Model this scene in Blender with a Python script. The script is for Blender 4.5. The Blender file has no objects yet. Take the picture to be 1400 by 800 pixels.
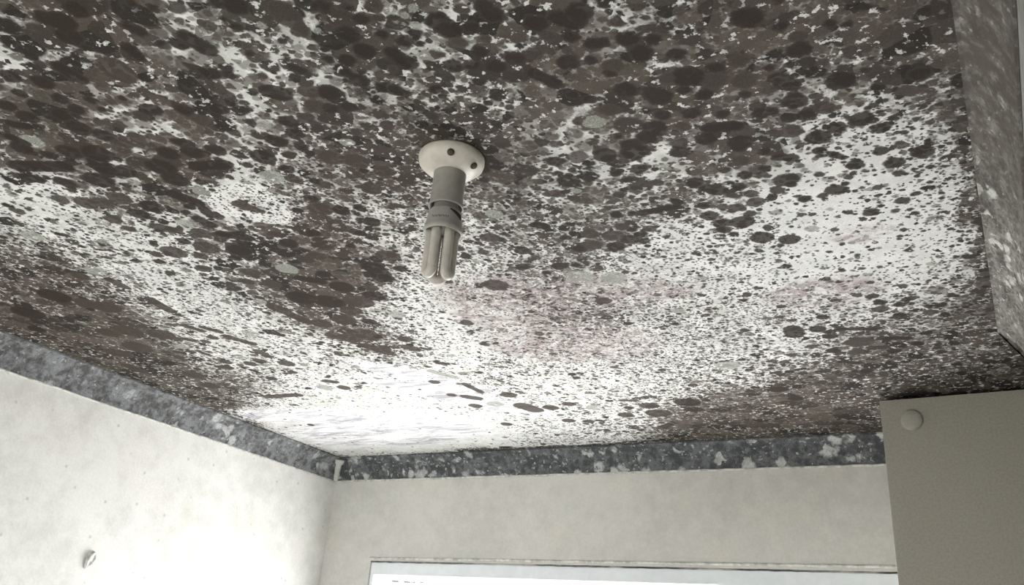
import bpy, bmesh, math, random
import numpy as np
from mathutils import Vector, Matrix

# ---------------------------------------------------------------- camera, light, exposure
scene = bpy.context.scene
C = scene.collection
CAM_Z = 1.8
YAW, PITCH, ROLL, FPX = -0.5323, 0.4009, 0.0875, 1230.9
fw = Vector((math.sin(YAW)*math.cos(PITCH), math.cos(YAW)*math.cos(PITCH), math.sin(PITCH)))
rt0 = Vector((math.cos(YAW), -math.sin(YAW), 0.0))
up0 = rt0.cross(fw)
rt = rt0*math.cos(ROLL) + up0*math.sin(ROLL)
up = -rt0*math.sin(ROLL) + up0*math.cos(ROLL)
cam_data = bpy.data.cameras.new('camera')
cam_data.sensor_width = 36.0
cam_data.lens = FPX/1400*36.0
cam_data.clip_start = 0.01
cam = bpy.data.objects.new('camera', cam_data)
cam.matrix_world = Matrix(((rt.x, up.x, -fw.x, 0.0), (rt.y, up.y, -fw.y, 0.0), (rt.z, up.z, -fw.z, CAM_Z), (0, 0, 0, 1)))
C.objects.link(cam)
scene.camera = cam

world = bpy.data.worlds.new('sky')
scene.world = world
world.use_nodes = True
wn = world.node_tree
wn.nodes.clear()
wo = wn.nodes.new('ShaderNodeOutputWorld'); wb = wn.nodes.new('ShaderNodeBackground')
wtc = wn.nodes.new('ShaderNodeTexCoord'); wsx = wn.nodes.new('ShaderNodeSeparateXYZ'); wr = wn.nodes.new('ShaderNodeValToRGB')
wma = wn.nodes.new('ShaderNodeMath'); wma.operation = 'MULTIPLY_ADD'; wma.inputs[1].default_value = 0.5; wma.inputs[2].default_value = 0.5
wr.color_ramp.elements[0].position = 0.42; wr.color_ramp.elements[0].color = (0.50, 0.50, 0.47, 1)
wr.color_ramp.elements[1].position = 0.52; wr.color_ramp.elements[1].color = (0.95, 0.963, 1.0, 1)
wn.links.new(wtc.outputs['Generated'], wsx.inputs[0]); wn.links.new(wsx.outputs['Z'], wma.inputs[0])
wn.links.new(wma.outputs[0], wr.inputs[0]); wn.links.new(wr.outputs[0], wb.inputs[0]); wn.links.new(wb.outputs[0], wo.inputs[0])
wb.inputs[1].default_value = SKY = 10.5

def area(name, loc, rot, sx, sy, power, col=(1, 1, 1), portal=False):
    l = bpy.data.lights.new(name, 'AREA'); l.shape = 'RECTANGLE'; l.size = sx; l.size_y = sy
    l.energy = power; l.color = col
    o = bpy.data.objects.new(name, l); o.location = loc; o.rotation_euler = rot
    if portal: l.cycles.is_portal = True
    C.objects.link(o); return o
# daylight through the back wall window, then an added fill lamp behind the camera
area('window_daylight', (-0.98, 2.72, 1.35), (math.radians(-102), 0, 0), 1.5, 1.0, 24.0, (0.985, 0.975, 1.0))
area('rear_fill', (-1.05, -2.2, 1.1), (math.radians(98), 0, 0), 0.8, 1.8, 7.0, (1.0, 0.965, 0.93))

scene.view_settings.view_transform = 'Standard'
scene.view_settings.look = 'None'
scene.view_settings.gamma = 1.0
scene.view_settings.use_curve_mapping = False
scene.view_settings.exposure = 0.06

# ---------------------------------------------------------------- survey of the growth on the ceiling, in room coordinates
# 0 to 54, rows every 5 cm from y = 0.3, columns every 5 cm from x = -2.0
MOULD_MAPS = {
 'C': [
  [44,48,48,48,48,48,48,47,46,44,43,41,38,35,32,32,37,43,48,48,48,48,48,48,48,48,48,51,51,40,36,52,45,42,38,48,49,36,48,54,54,48,48],
  [32,36,41,46,48,48,48,48,48,48,46,45,44,42,40,37,33,30,35,41,47,48,48,48,48,48,53,49,38,36,52,44,44,41,44,48,52,36,49,54,54,48,48],
  [20,24,29,33,38,43,48,48,48,48,48,48,47,46,44,43,41,38,35,31,33,39,45,48,49,53,48,36,36,53,44,45,42,38,48,49,37,45,52,54,54,48,48],
  [25,22,19,21,26,30,35,40,45,48,48,48,48,48,48,46,45,44,42,39,36,33,47,51,51,46,36,37,53,43,46,42,38,48,48,54,36,48,54,54,54,48,48],
  [34,31,28,25,21,18,22,27,32,36,42,47,48,48,48,48,48,47,46,44,46,54,44,44,46,41,41,51,42,47,42,40,43,48,50,41,39,48,54,54,54,48,48],
  [42,39,36,33,30,27,24,20,19,24,28,33,38,43,48,48,48,48,48,51,52,42,36,42,47,46,31,37,38,43,42,38,48,48,54,36,46,51,54,54,54,48,48],
  [44,43,43,42,39,36,33,30,26,23,19,21,25,30,35,40,45,48,49,49,45,33,38,47,48,36,40,38,44,48,38,45,48,50,44,36,48,53,54,54,54,48,48],
  [46,45,45,44,43,42,41,38,35,32,29,25,22,18,22,27,30,35,44,44,35,42,47,48,36,41,42,45,45,42,40,39,45,51,37,41,48,54,54,54,53,48,48],
  [48,47,46,46,45,44,44,43,42,41,38,35,31,28,23,16,20,36,40,40,45,45,40,32,37,41,44,46,43,44,43,45,45,47,44,47,50,54,54,54,52,48,48],
  [48,48,48,47,47,46,46,45,44,44,43,42,40,33,25,26,32,36,41,42,43,39,30,33,39,44,48,45,47,48,48,41,42,48,50,48,52,50,51,54,51,48,48],
  [48,48,48,48,48,48,47,47,46,46,45,43,38,32,26,25,28,32,36,40,39,31,30,36,42,43,46,48,48,48,45,38,42,47,50,48,49,41,45,54,50,48,48],
  [48,48,48,48,48,48,48,48,48,47,46,43,39,34,28,24,27,31,39,41,38,37,38,43,38,38,41,45,44,47,43,38,41,43,48,48,45,36,42,48,47,48,48],
  [48,48,48,48,48,48,48,48,48,48,48,45,40,31,24,25,28,35,40,42,45,46,46,42,38,36,41,38,41,43,40,38,39,35,43,47,43,32,31,41,42,43,45],
  [49,49,48,48,48,48,48,48,48,47,46,42,34,27,24,26,31,36,41,45,48,49,46,41,37,37,36,35,41,42,37,40,38,38,43,44,38,29,26,34,37,39,41],
  [50,50,50,49,49,48,48,48,48,47,44,40,34,28,26,28,33,41,45,48,51,49,45,40,36,34,31,35,40,41,39,43,42,46,36,33,30,27,27,32,36,36,37],
  [52,51,51,51,50,50,49,49,49,48,47,40,31,27,27,29,34,40,46,51,53,48,44,38,30,30,32,37,41,42,44,40,36,37,28,22,21,21,24,30,36,36,36],
  [53,53,52,52,52,51,51,50,49,48,42,34,28,25,25,28,34,41,49,53,49,45,40,30,27,30,35,37,40,42,45,33,28,30,29,21,17,17,19,30,37,38,37],
  [54,54,54,53,53,52,51,49,48,44,38,32,27,25,24,29,36,46,54,50,45,38,29,23,26,32,36,37,41,39,34,27,24,29,30,20,14,15,16,28,38,41,40],
  [54,54,54,54,54,52,50,48,46,43,35,29,26,24,27,32,39,48,49,46,36,28,21,21,26,33,35,38,41,32,27,25,25,27,26,18,13,12,14,25,37,40,41],
  [54,54,54,54,52,50,49,48,47,38,30,27,25,25,28,31,36,41,44,39,31,23,18,19,27,33,36,40,39,33,26,25,24,25,23,17,15,14,15,24,36,37,38],
  [54,54,54,52,51,50,50,48,41,33,29,25,24,25,25,26,32,39,41,39,30,22,19,22,29,34,38,42,40,33,27,27,26,26,22,18,17,17,18,26,35,36,36],
  [54,54,53,52,51,51,49,43,37,33,30,28,26,23,20,23,33,40,43,37,27,21,19,23,29,34,39,41,41,32,29,29,28,27,24,22,21,20,21,27,34,36,36],
  [54,54,53,53,53,50,46,41,38,34,32,30,26,21,20,27,34,41,43,34,25,19,19,23,29,35,39,38,35,30,30,30,30,29,27,26,25,26,27,32,35,36,36],
  [54,54,54,54,52,49,45,42,38,35,33,29,23,18,22,27,32,37,31,26,21,18,18,24,31,35,36,34,32,30,30,30,30,30,30,30,29,31,32,37,39,38,38],
  [54,54,54,53,50,48,45,42,39,36,32,25,18,19,20,24,28,26,23,21,18,21,23,27,31,35,33,31,30,30,30,30,30,28,29,32,34,37,36,43,42,40,40],
  [54,54,53,51,49,47,44,40,37,33,27,19,16,15,17,19,20,19,18,18,21,26,27,28,30,31,29,29,30,30,30,30,30,27,30,36,39,41,38,45,43,42,42],
  [54,53,52,50,48,45,40,34,29,24,18,15,13,12,12,13,14,15,17,20,27,29,27,26,27,27,28,28,29,30,31,31,29,25,32,40,44,44,40,44,43,42,42],
  [53,52,51,49,46,40,33,25,21,16,13,12,10,11,11,11,11,14,18,26,34,29,25,23,24,26,26,27,29,31,32,32,31,30,36,44,48,46,41,43,42,42,42],
  [53,52,50,47,41,31,22,18,14,11,10,9,9,10,10,10,12,14,20,28,30,26,22,19,22,25,25,27,30,32,34,33,35,36,41,46,48,46,43,42,42,42,42],
  [53,51,48,41,30,19,15,12,9,9,8,8,9,9,9,10,11,14,20,26,26,24,21,20,23,24,24,27,31,34,35,35,39,41,44,47,48,47,44,44,43,43,42],
  [51,49,42,29,16,12,10,7,7,7,7,7,8,8,8,9,11,14,19,22,24,23,21,22,26,25,26,30,34,37,36,38,45,46,46,48,48,47,46,45,45,44,44],
  [49,42,30,17,11,9,6,6,6,6,6,7,7,7,7,8,10,13,17,21,24,22,22,25,27,26,30,35,38,40,40,43,49,48,48,48,48,48,47,46,46,46,45],
  [43,31,19,12,9,7,6,6,6,6,6,6,6,6,6,7,8,10,16,22,23,23,24,27,28,27,34,40,43,44,43,46,50,50,49,49,49,48,48,48,47,47,47],
  [32,21,13,10,7,6,6,6,6,6,6,6,6,6,6,6,6,9,18,24,24,24,27,29,29,31,39,44,47,47,47,49,51,51,50,50,50,50,49,49,49,48,48],
  [22,14,11,8,6,6,6,6,6,6,6,6,6,6,6,6,6,13,21,24,24,26,29,30,30,36,45,48,50,50,50,52,52,52,51,51,51,51,50,50,50,50,49],
  [15,12,8,6,6,6,6,6,6,6,6,6,6,6,6,6,10,17,23,24,26,28,30,31,32,41,49,52,53,53,53,53,53,53,52,52,52,52,52,51,51,51,51],
  [12,9,6,6,6,6,6,6,6,6,6,6,6,6,6,7,13,20,23,25,27,29,31,32,37,45,50,53,54,54,54,54,54,54,53,53,53,53,53,52,52,52,52],
  [10,6,6,6,6,6,6,6,6,6,6,6,6,6,6,10,16,22,25,27,28,30,32,34,41,47,51,54,54,54,54,54,54,54,54,54,54,54,54,53,53,53,53],
  [6,6,6,6,6,6,6,6,6,6,6,6,6,6,7,13,19,23,26,28,29,31,34,38,44,49,52,54,54,54,54,54,54,54,54,54,54,54,54,54,54,54,54],
  [6,6,6,6,6,6,6,6,6,6,6,6,6,6,10,16,21,25,29,29,30,33,37,41,46,50,53,54,54,54,54,54,54,54,54,54,54,54,54,54,54,54,54],
  [6,6,6,6,6,6,6,6,6,6,6,6,6,8,13,18,23,27,29,30,31,35,40,44,48,51,54,54,54,54,54,54,54,54,54,54,54,54,54,54,54,54,54],
 ],
 'S': [
  [34,36,37,38,39,41,42,41,40,38,37,36,34,33,31,31,32,34,36,36,36,36,36,36,36,36,36,39,39,36,36,30,37,30,30,30,42,27,24,18,18,24,24],
  [29,31,33,35,37,38,39,40,41,42,40,39,38,36,35,33,32,30,32,34,36,36,36,36,36,36,41,37,36,36,30,35,33,30,30,34,41,18,23,18,18,24,24],
  [25,26,28,30,32,34,36,37,38,39,40,42,41,40,38,37,36,34,32,31,31,33,35,36,37,41,36,36,36,30,33,36,30,30,30,42,31,23,20,18,18,24,24],
  [24,24,24,25,27,29,31,33,35,36,37,39,40,41,42,40,39,38,36,35,33,31,38,41,41,36,36,36,30,32,39,30,30,30,36,42,22,24,18,18,18,24,24],
  [24,24,24,24,24,24,26,28,29,31,33,35,37,38,39,40,42,41,40,38,37,37,38,40,40,36,36,31,31,41,30,30,30,30,42,33,20,24,18,18,18,24,24],
  [24,24,24,24,24,24,24,24,25,26,28,30,32,34,36,37,38,40,41,42,38,33,33,36,36,36,36,30,35,30,30,30,30,37,42,26,23,21,18,18,18,24,24],
  [26,25,25,24,24,24,24,24,24,24,24,25,27,29,31,33,35,37,38,36,31,25,32,36,36,36,31,33,32,34,34,32,31,42,35,19,24,19,18,18,18,24,24],
  [28,27,27,26,25,24,24,24,24,24,24,24,24,24,26,28,28,29,32,34,29,34,37,37,36,31,34,36,36,32,31,35,36,39,29,21,24,18,18,18,19,24,24],
  [30,29,28,28,27,26,26,25,24,24,24,24,24,24,23,20,18,21,27,31,35,38,39,32,28,30,35,35,30,22,23,29,39,37,35,31,24,18,18,18,20,24,24],
  [30,30,30,29,29,28,28,27,26,26,25,24,24,22,18,18,19,24,30,35,34,34,33,23,23,24,24,27,21,18,19,33,40,42,44,38,26,18,21,18,21,24,24],
  [30,30,30,30,30,30,29,29,28,28,27,26,23,20,18,18,20,23,27,30,31,35,18,14,21,20,22,24,21,19,23,31,40,45,46,39,29,22,28,33,23,24,24],
  [30,30,30,30,30,30,30,30,30,29,29,27,24,21,19,18,18,19,27,30,32,23,16,20,22,21,20,21,18,23,24,31,41,40,42,40,31,24,30,31,21,24,24],
  [30,30,30,30,30,30,30,30,30,30,30,27,24,20,18,18,19,23,28,30,30,27,26,26,25,19,18,18,19,20,23,30,34,31,32,37,33,20,19,24,19,19,21],
  [30,30,30,30,30,30,30,30,30,29,28,25,22,19,18,18,20,24,29,30,30,31,30,29,24,20,18,18,18,18,23,27,28,27,29,35,35,21,17,18,18,18,18],
  [30,30,30,30,30,30,30,30,30,29,26,23,20,19,18,17,21,29,30,30,33,32,30,24,20,18,18,18,18,20,24,24,24,29,34,30,29,24,25,20,18,18,18],
  [30,30,30,30,30,30,30,30,30,28,25,21,19,17,15,17,22,27,30,33,34,31,24,19,15,15,17,18,18,22,24,22,21,26,30,22,21,20,24,19,18,18,18],
  [30,30,30,30,30,30,30,30,28,26,23,19,16,13,13,16,23,30,32,33,31,25,18,14,13,14,17,18,19,22,22,19,15,20,22,18,16,17,19,18,18,18,18],
  [30,30,30,30,30,30,30,29,27,24,21,18,16,14,13,19,29,30,31,31,27,20,15,12,12,15,18,18,19,18,17,15,12,17,18,14,14,15,16,17,18,18,18],
  [29,29,29,30,30,30,30,28,25,22,21,19,17,15,19,25,28,29,30,29,22,16,12,12,13,17,18,18,18,13,13,13,13,15,15,12,12,12,13,15,18,18,18],
  [28,28,28,28,29,29,28,26,24,23,22,20,17,18,22,25,27,28,28,24,18,14,12,12,16,18,18,18,17,14,12,12,12,13,13,12,12,12,12,14,18,18,18],
  [26,27,27,27,28,27,25,24,24,24,22,19,18,19,22,25,26,26,24,21,16,12,12,14,17,18,18,18,17,14,12,12,12,12,12,12,12,12,12,14,18,18,18],
  [25,26,26,26,26,25,24,24,24,22,20,19,18,19,22,24,24,24,23,19,13,12,12,14,16,16,17,17,17,13,12,12,12,12,12,13,14,13,12,15,18,18,18],
  [24,25,25,25,24,24,24,24,23,22,20,19,19,21,22,23,23,23,21,15,12,12,13,14,14,15,15,16,15,12,12,12,12,12,12,16,16,17,16,17,18,18,18],
  [24,24,24,24,24,24,24,23,23,21,19,18,20,21,21,22,22,22,17,13,13,12,12,12,13,13,14,14,13,12,12,14,14,13,14,18,17,21,20,18,18,18,18],
  [24,24,24,24,24,24,24,24,22,20,18,19,20,20,20,20,21,18,15,14,14,14,13,13,13,12,12,12,12,12,13,16,15,15,16,20,19,23,24,19,18,18,18],
  [24,24,24,24,24,23,22,21,19,18,18,18,18,19,19,19,19,17,16,16,15,15,15,14,14,14,13,12,12,12,15,17,17,16,19,21,21,24,24,20,19,18,18],
  [24,24,24,24,22,20,19,18,16,17,17,17,17,18,18,18,18,17,17,17,16,16,16,15,15,15,14,12,12,13,17,18,18,18,22,23,23,24,24,21,21,20,20],
  [24,24,23,21,19,17,16,15,16,16,16,16,16,17,17,17,17,18,18,18,18,17,17,17,16,16,14,12,12,14,18,19,20,20,23,24,24,24,24,23,22,22,21],
  [24,23,20,17,15,15,14,14,15,15,15,15,15,16,16,16,16,17,17,18,18,18,18,18,18,17,14,12,12,15,19,21,21,22,24,24,24,24,24,24,24,23,23],
  [23,19,15,14,13,13,13,14,14,14,14,14,15,15,15,15,15,16,17,18,18,18,18,18,18,16,13,12,13,16,20,23,22,23,24,24,24,24,24,24,24,24,24],
  [18,14,12,12,12,12,13,13,13,13,13,13,14,14,14,14,14,16,18,18,18,18,18,18,18,16,14,14,15,18,21,24,23,24,24,24,24,24,24,24,24,24,24],
  [14,12,12,12,12,12,12,12,12,12,12,13,13,13,13,13,14,16,18,18,18,18,18,18,18,17,16,16,18,20,23,24,24,24,24,24,24,24,24,24,24,24,24],
  [12,12,12,12,12,12,12,12,12,12,12,12,12,12,12,13,15,18,18,18,18,18,18,18,19,19,19,18,20,22,24,24,24,24,24,24,24,24,24,24,24,24,24],
  [12,12,12,12,12,12,12,12,12,12,12,12,12,12,12,14,16,18,18,18,18,18,18,18,20,21,20,21,22,23,24,24,24,24,24,24,24,24,24,24,24,24,24],
  [12,12,12,12,12,12,12,12,12,12,12,12,12,12,13,15,18,18,18,18,18,18,18,20,22,23,22,22,23,24,24,24,24,24,24,24,24,24,24,24,24,24,24],
  [12,12,12,12,12,12,12,12,12,12,12,12,12,12,14,17,18,18,18,18,18,18,18,21,24,24,24,24,24,24,24,24,24,24,24,24,24,24,24,24,24,24,24],
  [12,12,12,12,12,12,12,12,12,12,12,12,12,13,16,18,18,18,18,18,18,18,20,23,24,24,24,24,24,24,24,24,24,24,24,24,24,24,24,24,24,24,24],
  [12,12,12,12,12,12,12,12,12,12,12,12,12,15,17,18,18,18,18,18,18,18,21,24,24,24,24,24,24,24,24,24,24,24,24,24,24,24,24,24,24,24,24],
  [12,12,12,12,12,12,12,12,12,12,12,12,14,16,18,18,18,18,18,18,18,19,22,24,24,24,24,24,24,24,24,24,24,24,24,24,24,24,24,24,24,24,24],
  [12,12,12,12,12,12,12,12,12,12,12,13,15,18,18,18,18,18,18,18,18,20,23,24,24,24,24,24,24,24,24,24,24,24,24,24,24,24,24,24,24,24,24],
  [12,12,12,12,12,12,12,12,12,12,12,14,17,18,18,18,18,18,18,18,19,21,24,24,24,24,24,24,24,24,24,24,24,24,24,24,24,24,24,24,24,24,24],
 ],
 'H': [
  [23,24,24,24,24,24,24,23,22,20,19,18,18,18,18,19,23,27,30,30,30,30,30,30,30,30,30,30,27,20,18,13,21,24,20,24,30,30,30,41,45,42,42],
  [21,22,23,24,24,24,24,24,24,24,22,21,20,18,18,18,18,18,22,25,29,30,30,30,30,30,30,25,19,18,13,20,24,23,22,26,30,30,31,42,47,42,42],
  [18,19,20,21,22,23,24,24,24,24,24,24,23,22,20,19,18,18,18,18,20,24,28,30,30,29,24,18,18,13,20,24,24,19,24,30,30,30,34,42,48,42,42],
  [20,19,18,19,20,20,21,22,23,24,24,24,24,24,24,22,21,20,18,18,18,18,27,28,27,23,18,18,12,19,24,24,20,24,27,30,30,30,38,42,48,42,42],
  [22,21,20,20,19,18,19,20,21,22,23,24,24,24,24,24,24,23,22,20,22,30,28,27,28,22,18,13,18,24,24,22,21,24,30,30,30,30,40,42,48,42,42],
  [24,23,23,22,21,20,19,19,18,19,20,21,22,23,24,24,24,24,24,27,30,30,25,24,24,20,18,18,21,24,24,19,24,28,30,30,30,33,42,42,48,42,42],
  [26,25,25,24,23,22,22,21,20,19,18,19,19,20,21,22,23,24,25,27,26,19,22,24,23,19,18,18,21,20,18,23,24,30,30,30,30,35,42,43,48,42,42],
  [28,27,27,26,25,24,24,23,22,22,21,20,19,18,19,20,22,24,24,22,18,22,25,25,24,22,21,20,18,20,24,25,28,30,29,30,30,38,42,45,47,42,42],
  [30,29,28,28,27,26,26,25,24,24,23,22,21,21,20,23,24,24,23,22,25,27,28,24,22,23,24,25,27,29,31,34,32,28,28,30,32,40,42,46,46,42,42],
  [31,31,30,29,29,28,28,27,26,26,25,24,24,23,24,24,24,24,26,29,24,22,22,19,21,24,25,32,35,36,36,36,31,30,30,30,37,42,41,48,45,42,42],
  [33,32,32,31,31,30,29,29,28,28,27,26,26,25,24,24,24,25,27,22,18,18,18,20,24,26,32,36,38,38,35,33,30,30,30,30,32,37,38,43,43,42,42],
  [34,34,33,33,32,32,31,31,30,29,29,28,26,24,23,23,24,24,20,18,18,20,22,25,28,30,32,34,38,36,32,27,25,27,30,25,28,30,31,34,40,42,42],
  [36,35,35,34,34,33,33,32,32,31,30,27,24,22,20,22,24,21,19,19,21,24,28,31,31,28,29,31,32,31,28,23,18,21,26,24,23,20,23,28,35,37,39],
  [38,37,37,36,35,35,34,33,31,29,26,23,20,19,22,24,23,22,22,24,27,30,33,34,26,26,25,26,29,30,25,23,19,21,23,24,20,18,19,24,31,33,35],
  [41,40,39,39,38,37,33,31,28,25,22,20,19,22,24,24,24,24,26,29,32,33,33,27,23,23,19,24,26,26,24,23,18,19,20,20,15,17,18,20,30,30,31],
  [44,43,42,41,39,36,32,29,25,22,19,20,23,24,24,24,24,27,30,33,34,31,27,23,21,19,20,24,24,24,24,21,18,17,17,14,8,11,13,17,30,30,30],
  [46,45,44,41,38,35,32,28,25,21,22,23,24,24,24,24,27,30,32,33,30,26,23,20,18,18,23,24,25,26,25,19,18,15,12,9,6,6,7,14,28,32,31],
  [48,47,44,41,38,34,31,28,25,24,24,24,24,24,24,26,30,30,31,28,25,22,19,17,19,22,24,24,27,28,26,23,20,14,7,6,6,6,6,12,27,35,34],
  [46,44,42,40,37,34,31,28,25,24,24,24,24,24,25,28,29,29,27,23,20,17,14,18,23,28,28,28,31,30,29,25,21,17,8,8,6,6,6,11,25,34,35],
  [45,43,41,39,36,33,30,27,24,24,24,24,24,25,26,27,27,26,24,22,18,14,16,23,30,33,32,32,32,30,30,26,24,17,11,9,6,7,8,11,23,31,32],
  [45,43,41,38,36,33,29,27,26,25,24,24,24,25,25,25,25,24,23,21,17,15,19,26,34,36,35,35,31,30,29,27,26,19,14,9,6,8,11,17,27,31,31],
  [45,43,41,38,35,32,29,28,26,26,26,24,23,23,24,24,24,24,23,20,16,16,19,25,31,34,35,33,30,30,30,29,28,23,18,14,11,11,15,23,31,34,33],
  [45,43,40,37,34,32,30,28,27,27,25,23,22,22,22,23,23,23,23,19,16,14,18,24,30,33,33,31,30,30,30,30,30,27,21,19,17,17,20,28,35,36,35],
  [44,42,39,36,34,31,29,29,28,26,22,20,21,21,21,22,22,22,19,16,14,13,17,24,31,31,31,30,30,30,30,30,30,28,25,24,22,21,25,33,38,38,38],
  [43,41,38,36,33,31,30,30,27,22,19,19,20,20,20,20,21,18,16,14,12,15,18,25,29,30,30,30,30,30,30,30,30,28,26,26,25,25,29,38,41,40,40],
  [42,40,38,35,33,31,30,27,22,18,18,18,18,19,19,19,18,15,14,12,13,15,20,26,27,28,29,29,30,30,30,30,30,29,28,27,27,26,30,40,42,42,42],
  [42,40,37,35,33,31,28,24,19,19,18,18,18,18,18,17,15,13,12,12,13,16,21,24,27,27,28,28,28,29,29,30,30,30,29,29,28,28,30,40,42,42,42],
  [42,39,37,34,31,28,24,21,19,18,18,18,18,18,18,16,13,12,12,12,12,16,20,24,26,26,26,27,27,27,28,29,30,30,30,30,30,30,31,41,42,42,42],
  [41,38,35,31,28,25,22,20,19,18,18,18,18,18,17,15,14,13,13,13,14,17,20,24,24,25,25,25,26,26,27,30,30,30,30,30,30,30,31,41,42,42,42],
  [40,36,32,29,26,23,21,19,18,18,18,18,18,17,16,15,15,14,14,14,16,18,21,23,23,24,24,24,25,25,27,30,30,30,30,30,30,30,32,39,39,40,41],
  [37,33,29,27,24,22,20,18,18,18,18,18,18,17,16,16,16,15,15,16,17,19,21,22,22,23,23,24,25,24,28,30,30,30,30,30,30,30,31,36,36,37,38],
  [34,31,28,25,23,20,18,18,18,18,18,18,18,17,17,17,16,16,16,17,18,20,21,21,21,22,23,26,26,26,30,31,31,30,30,30,30,30,31,33,34,34,35],
  [32,29,25,23,21,18,18,18,18,18,18,18,18,18,18,18,17,17,17,18,19,19,20,20,20,21,24,27,27,28,32,32,32,32,31,31,31,30,30,30,31,32,32],
  [30,26,23,21,19,18,18,18,18,18,18,18,18,18,18,18,18,18,18,18,18,19,19,19,19,21,26,28,28,30,33,33,33,33,32,32,32,32,31,31,31,30,30],
  [27,23,21,19,18,18,18,18,18,18,18,18,18,18,18,18,18,18,18,18,18,18,18,18,18,23,29,29,29,32,34,34,34,34,33,33,33,33,32,32,32,32,31],
  [23,21,19,18,18,18,18,18,18,18,18,18,18,18,18,18,18,18,18,18,18,18,18,18,19,25,30,30,31,34,35,35,35,35,34,34,34,34,34,33,33,33,33],
  [22,20,18,18,18,18,18,18,18,18,18,18,18,18,18,18,18,18,18,18,18,18,18,18,21,27,30,30,32,36,36,36,36,36,35,35,35,35,35,34,34,34,34],
  [20,18,18,18,18,18,18,18,18,18,18,18,18,18,18,18,18,18,18,18,18,18,18,18,23,30,30,30,33,36,36,36,36,36,36,36,36,36,36,35,35,35,35],
  [18,18,18,18,18,18,18,18,18,18,18,18,18,18,18,18,18,18,18,18,18,18,18,20,26,30,30,31,34,36,36,36,36,36,36,36,36,36,36,36,36,36,36],
  [18,18,18,18,18,18,18,18,18,18,18,18,18,18,18,18,18,18,18,18,18,18,18,22,28,30,30,32,35,36,36,36,36,36,36,36,36,36,36,36,36,36,36],
  [18,18,18,18,18,18,18,18,18,18,18,18,18,18,18,18,18,18,18,18,18,18,18,24,30,30,30,33,36,36,36,36,36,36,36,36,36,36,36,36,36,36,36],
 ],
 'B': [
  [34,36,36,36,36,36,36,35,34,32,31,30,30,30,30,31,32,34,36,36,36,36,36,36,36,36,36,39,39,28,19,20,30,30,30,30,36,30,32,36,36,36,36],
  [29,31,33,35,36,36,36,36,36,36,34,33,32,30,30,30,30,30,32,34,36,36,36,36,36,36,41,37,26,18,20,30,30,30,30,32,35,30,36,36,36,36,36],
  [25,26,28,30,32,34,36,36,36,36,36,36,35,34,32,31,30,30,30,30,31,33,35,36,37,41,36,24,18,19,30,30,30,30,30,36,30,30,36,36,36,36,36],
  [24,24,24,25,27,29,31,33,35,36,36,36,36,36,36,34,33,32,30,30,30,30,34,39,40,34,23,18,19,30,30,30,30,30,33,36,30,32,36,36,36,36,36],
  [24,24,24,24,24,24,26,28,29,31,33,35,36,36,36,36,36,35,34,32,33,36,41,40,34,28,23,20,30,30,30,30,30,30,36,32,30,36,36,36,36,36,36],
  [24,24,24,24,24,24,24,24,25,26,28,30,32,34,36,36,36,36,36,39,40,39,40,39,34,33,31,25,27,29,30,30,30,34,36,30,30,36,36,36,36,36,36],
  [30,28,26,24,24,24,24,24,24,24,24,25,27,29,31,33,35,37,41,41,38,37,39,40,38,36,30,28,26,24,29,30,30,36,33,30,32,36,36,36,36,36,36],
  [35,33,32,30,28,25,24,24,24,24,24,24,24,24,26,28,31,35,39,42,41,41,42,41,36,35,33,32,30,29,30,30,34,36,31,30,35,36,36,36,36,36,36],
  [41,39,37,35,33,31,29,27,25,24,24,24,24,24,24,25,26,32,34,37,40,42,42,41,39,38,36,35,33,30,31,35,36,36,36,34,36,36,36,36,36,36,36],
  [43,43,42,40,39,37,35,33,31,29,27,25,24,26,28,27,28,29,31,36,40,42,42,42,42,40,36,39,32,30,31,35,36,36,36,36,36,36,34,36,36,36,36],
  [45,44,44,43,43,42,40,39,37,35,33,31,32,31,26,25,25,29,33,36,40,41,42,42,42,39,41,39,35,33,33,35,36,36,36,36,36,35,31,31,33,35,36],
  [46,46,45,45,44,44,43,43,42,40,39,38,35,31,28,26,27,30,31,33,35,40,43,43,42,42,41,39,38,36,31,32,35,36,36,36,36,36,36,30,30,30,32],
  [48,47,47,46,46,45,45,44,44,43,43,39,35,31,28,27,27,26,28,29,37,43,46,45,44,42,42,42,38,34,30,31,36,36,36,36,36,36,32,30,30,30,30],
  [46,47,47,48,47,47,46,46,45,44,40,37,34,30,26,23,21,23,26,33,41,47,48,47,43,42,42,40,35,31,30,31,33,34,35,36,36,35,30,30,30,30,30],
  [43,44,45,45,46,47,48,47,45,42,38,35,31,26,22,19,20,23,30,38,45,48,48,44,41,42,42,35,31,30,30,30,30,31,32,33,34,34,30,30,30,30,30],
  [40,41,42,43,44,46,46,44,42,40,37,32,26,22,19,19,21,28,35,43,48,48,45,41,39,39,36,30,30,30,30,30,30,30,30,30,31,31,30,30,30,30,30],
  [38,39,39,42,44,44,41,39,37,35,31,25,22,19,18,19,25,32,40,46,48,45,41,38,37,37,32,32,33,32,30,30,30,30,30,30,30,30,30,30,30,30,30],
  [36,37,40,43,41,39,37,35,32,29,25,22,20,19,19,23,29,37,43,46,46,40,37,34,35,33,31,35,35,32,30,30,30,30,30,30,30,30,30,30,30,30,30],
  [38,40,41,39,37,35,32,30,27,24,23,22,21,21,23,27,34,41,45,47,40,35,32,32,32,30,35,38,37,31,30,30,30,30,30,30,30,30,30,31,33,32,31],
  [39,38,36,34,33,31,29,26,24,24,23,23,22,23,26,31,38,42,46,42,36,32,30,30,30,33,40,42,37,30,30,30,30,30,30,30,30,30,30,32,36,35,34],
  [36,34,33,32,30,28,26,24,24,24,24,24,24,24,29,35,40,43,42,39,35,32,32,31,31,38,44,46,34,30,30,30,30,30,30,30,30,30,30,31,34,35,35],
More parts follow.
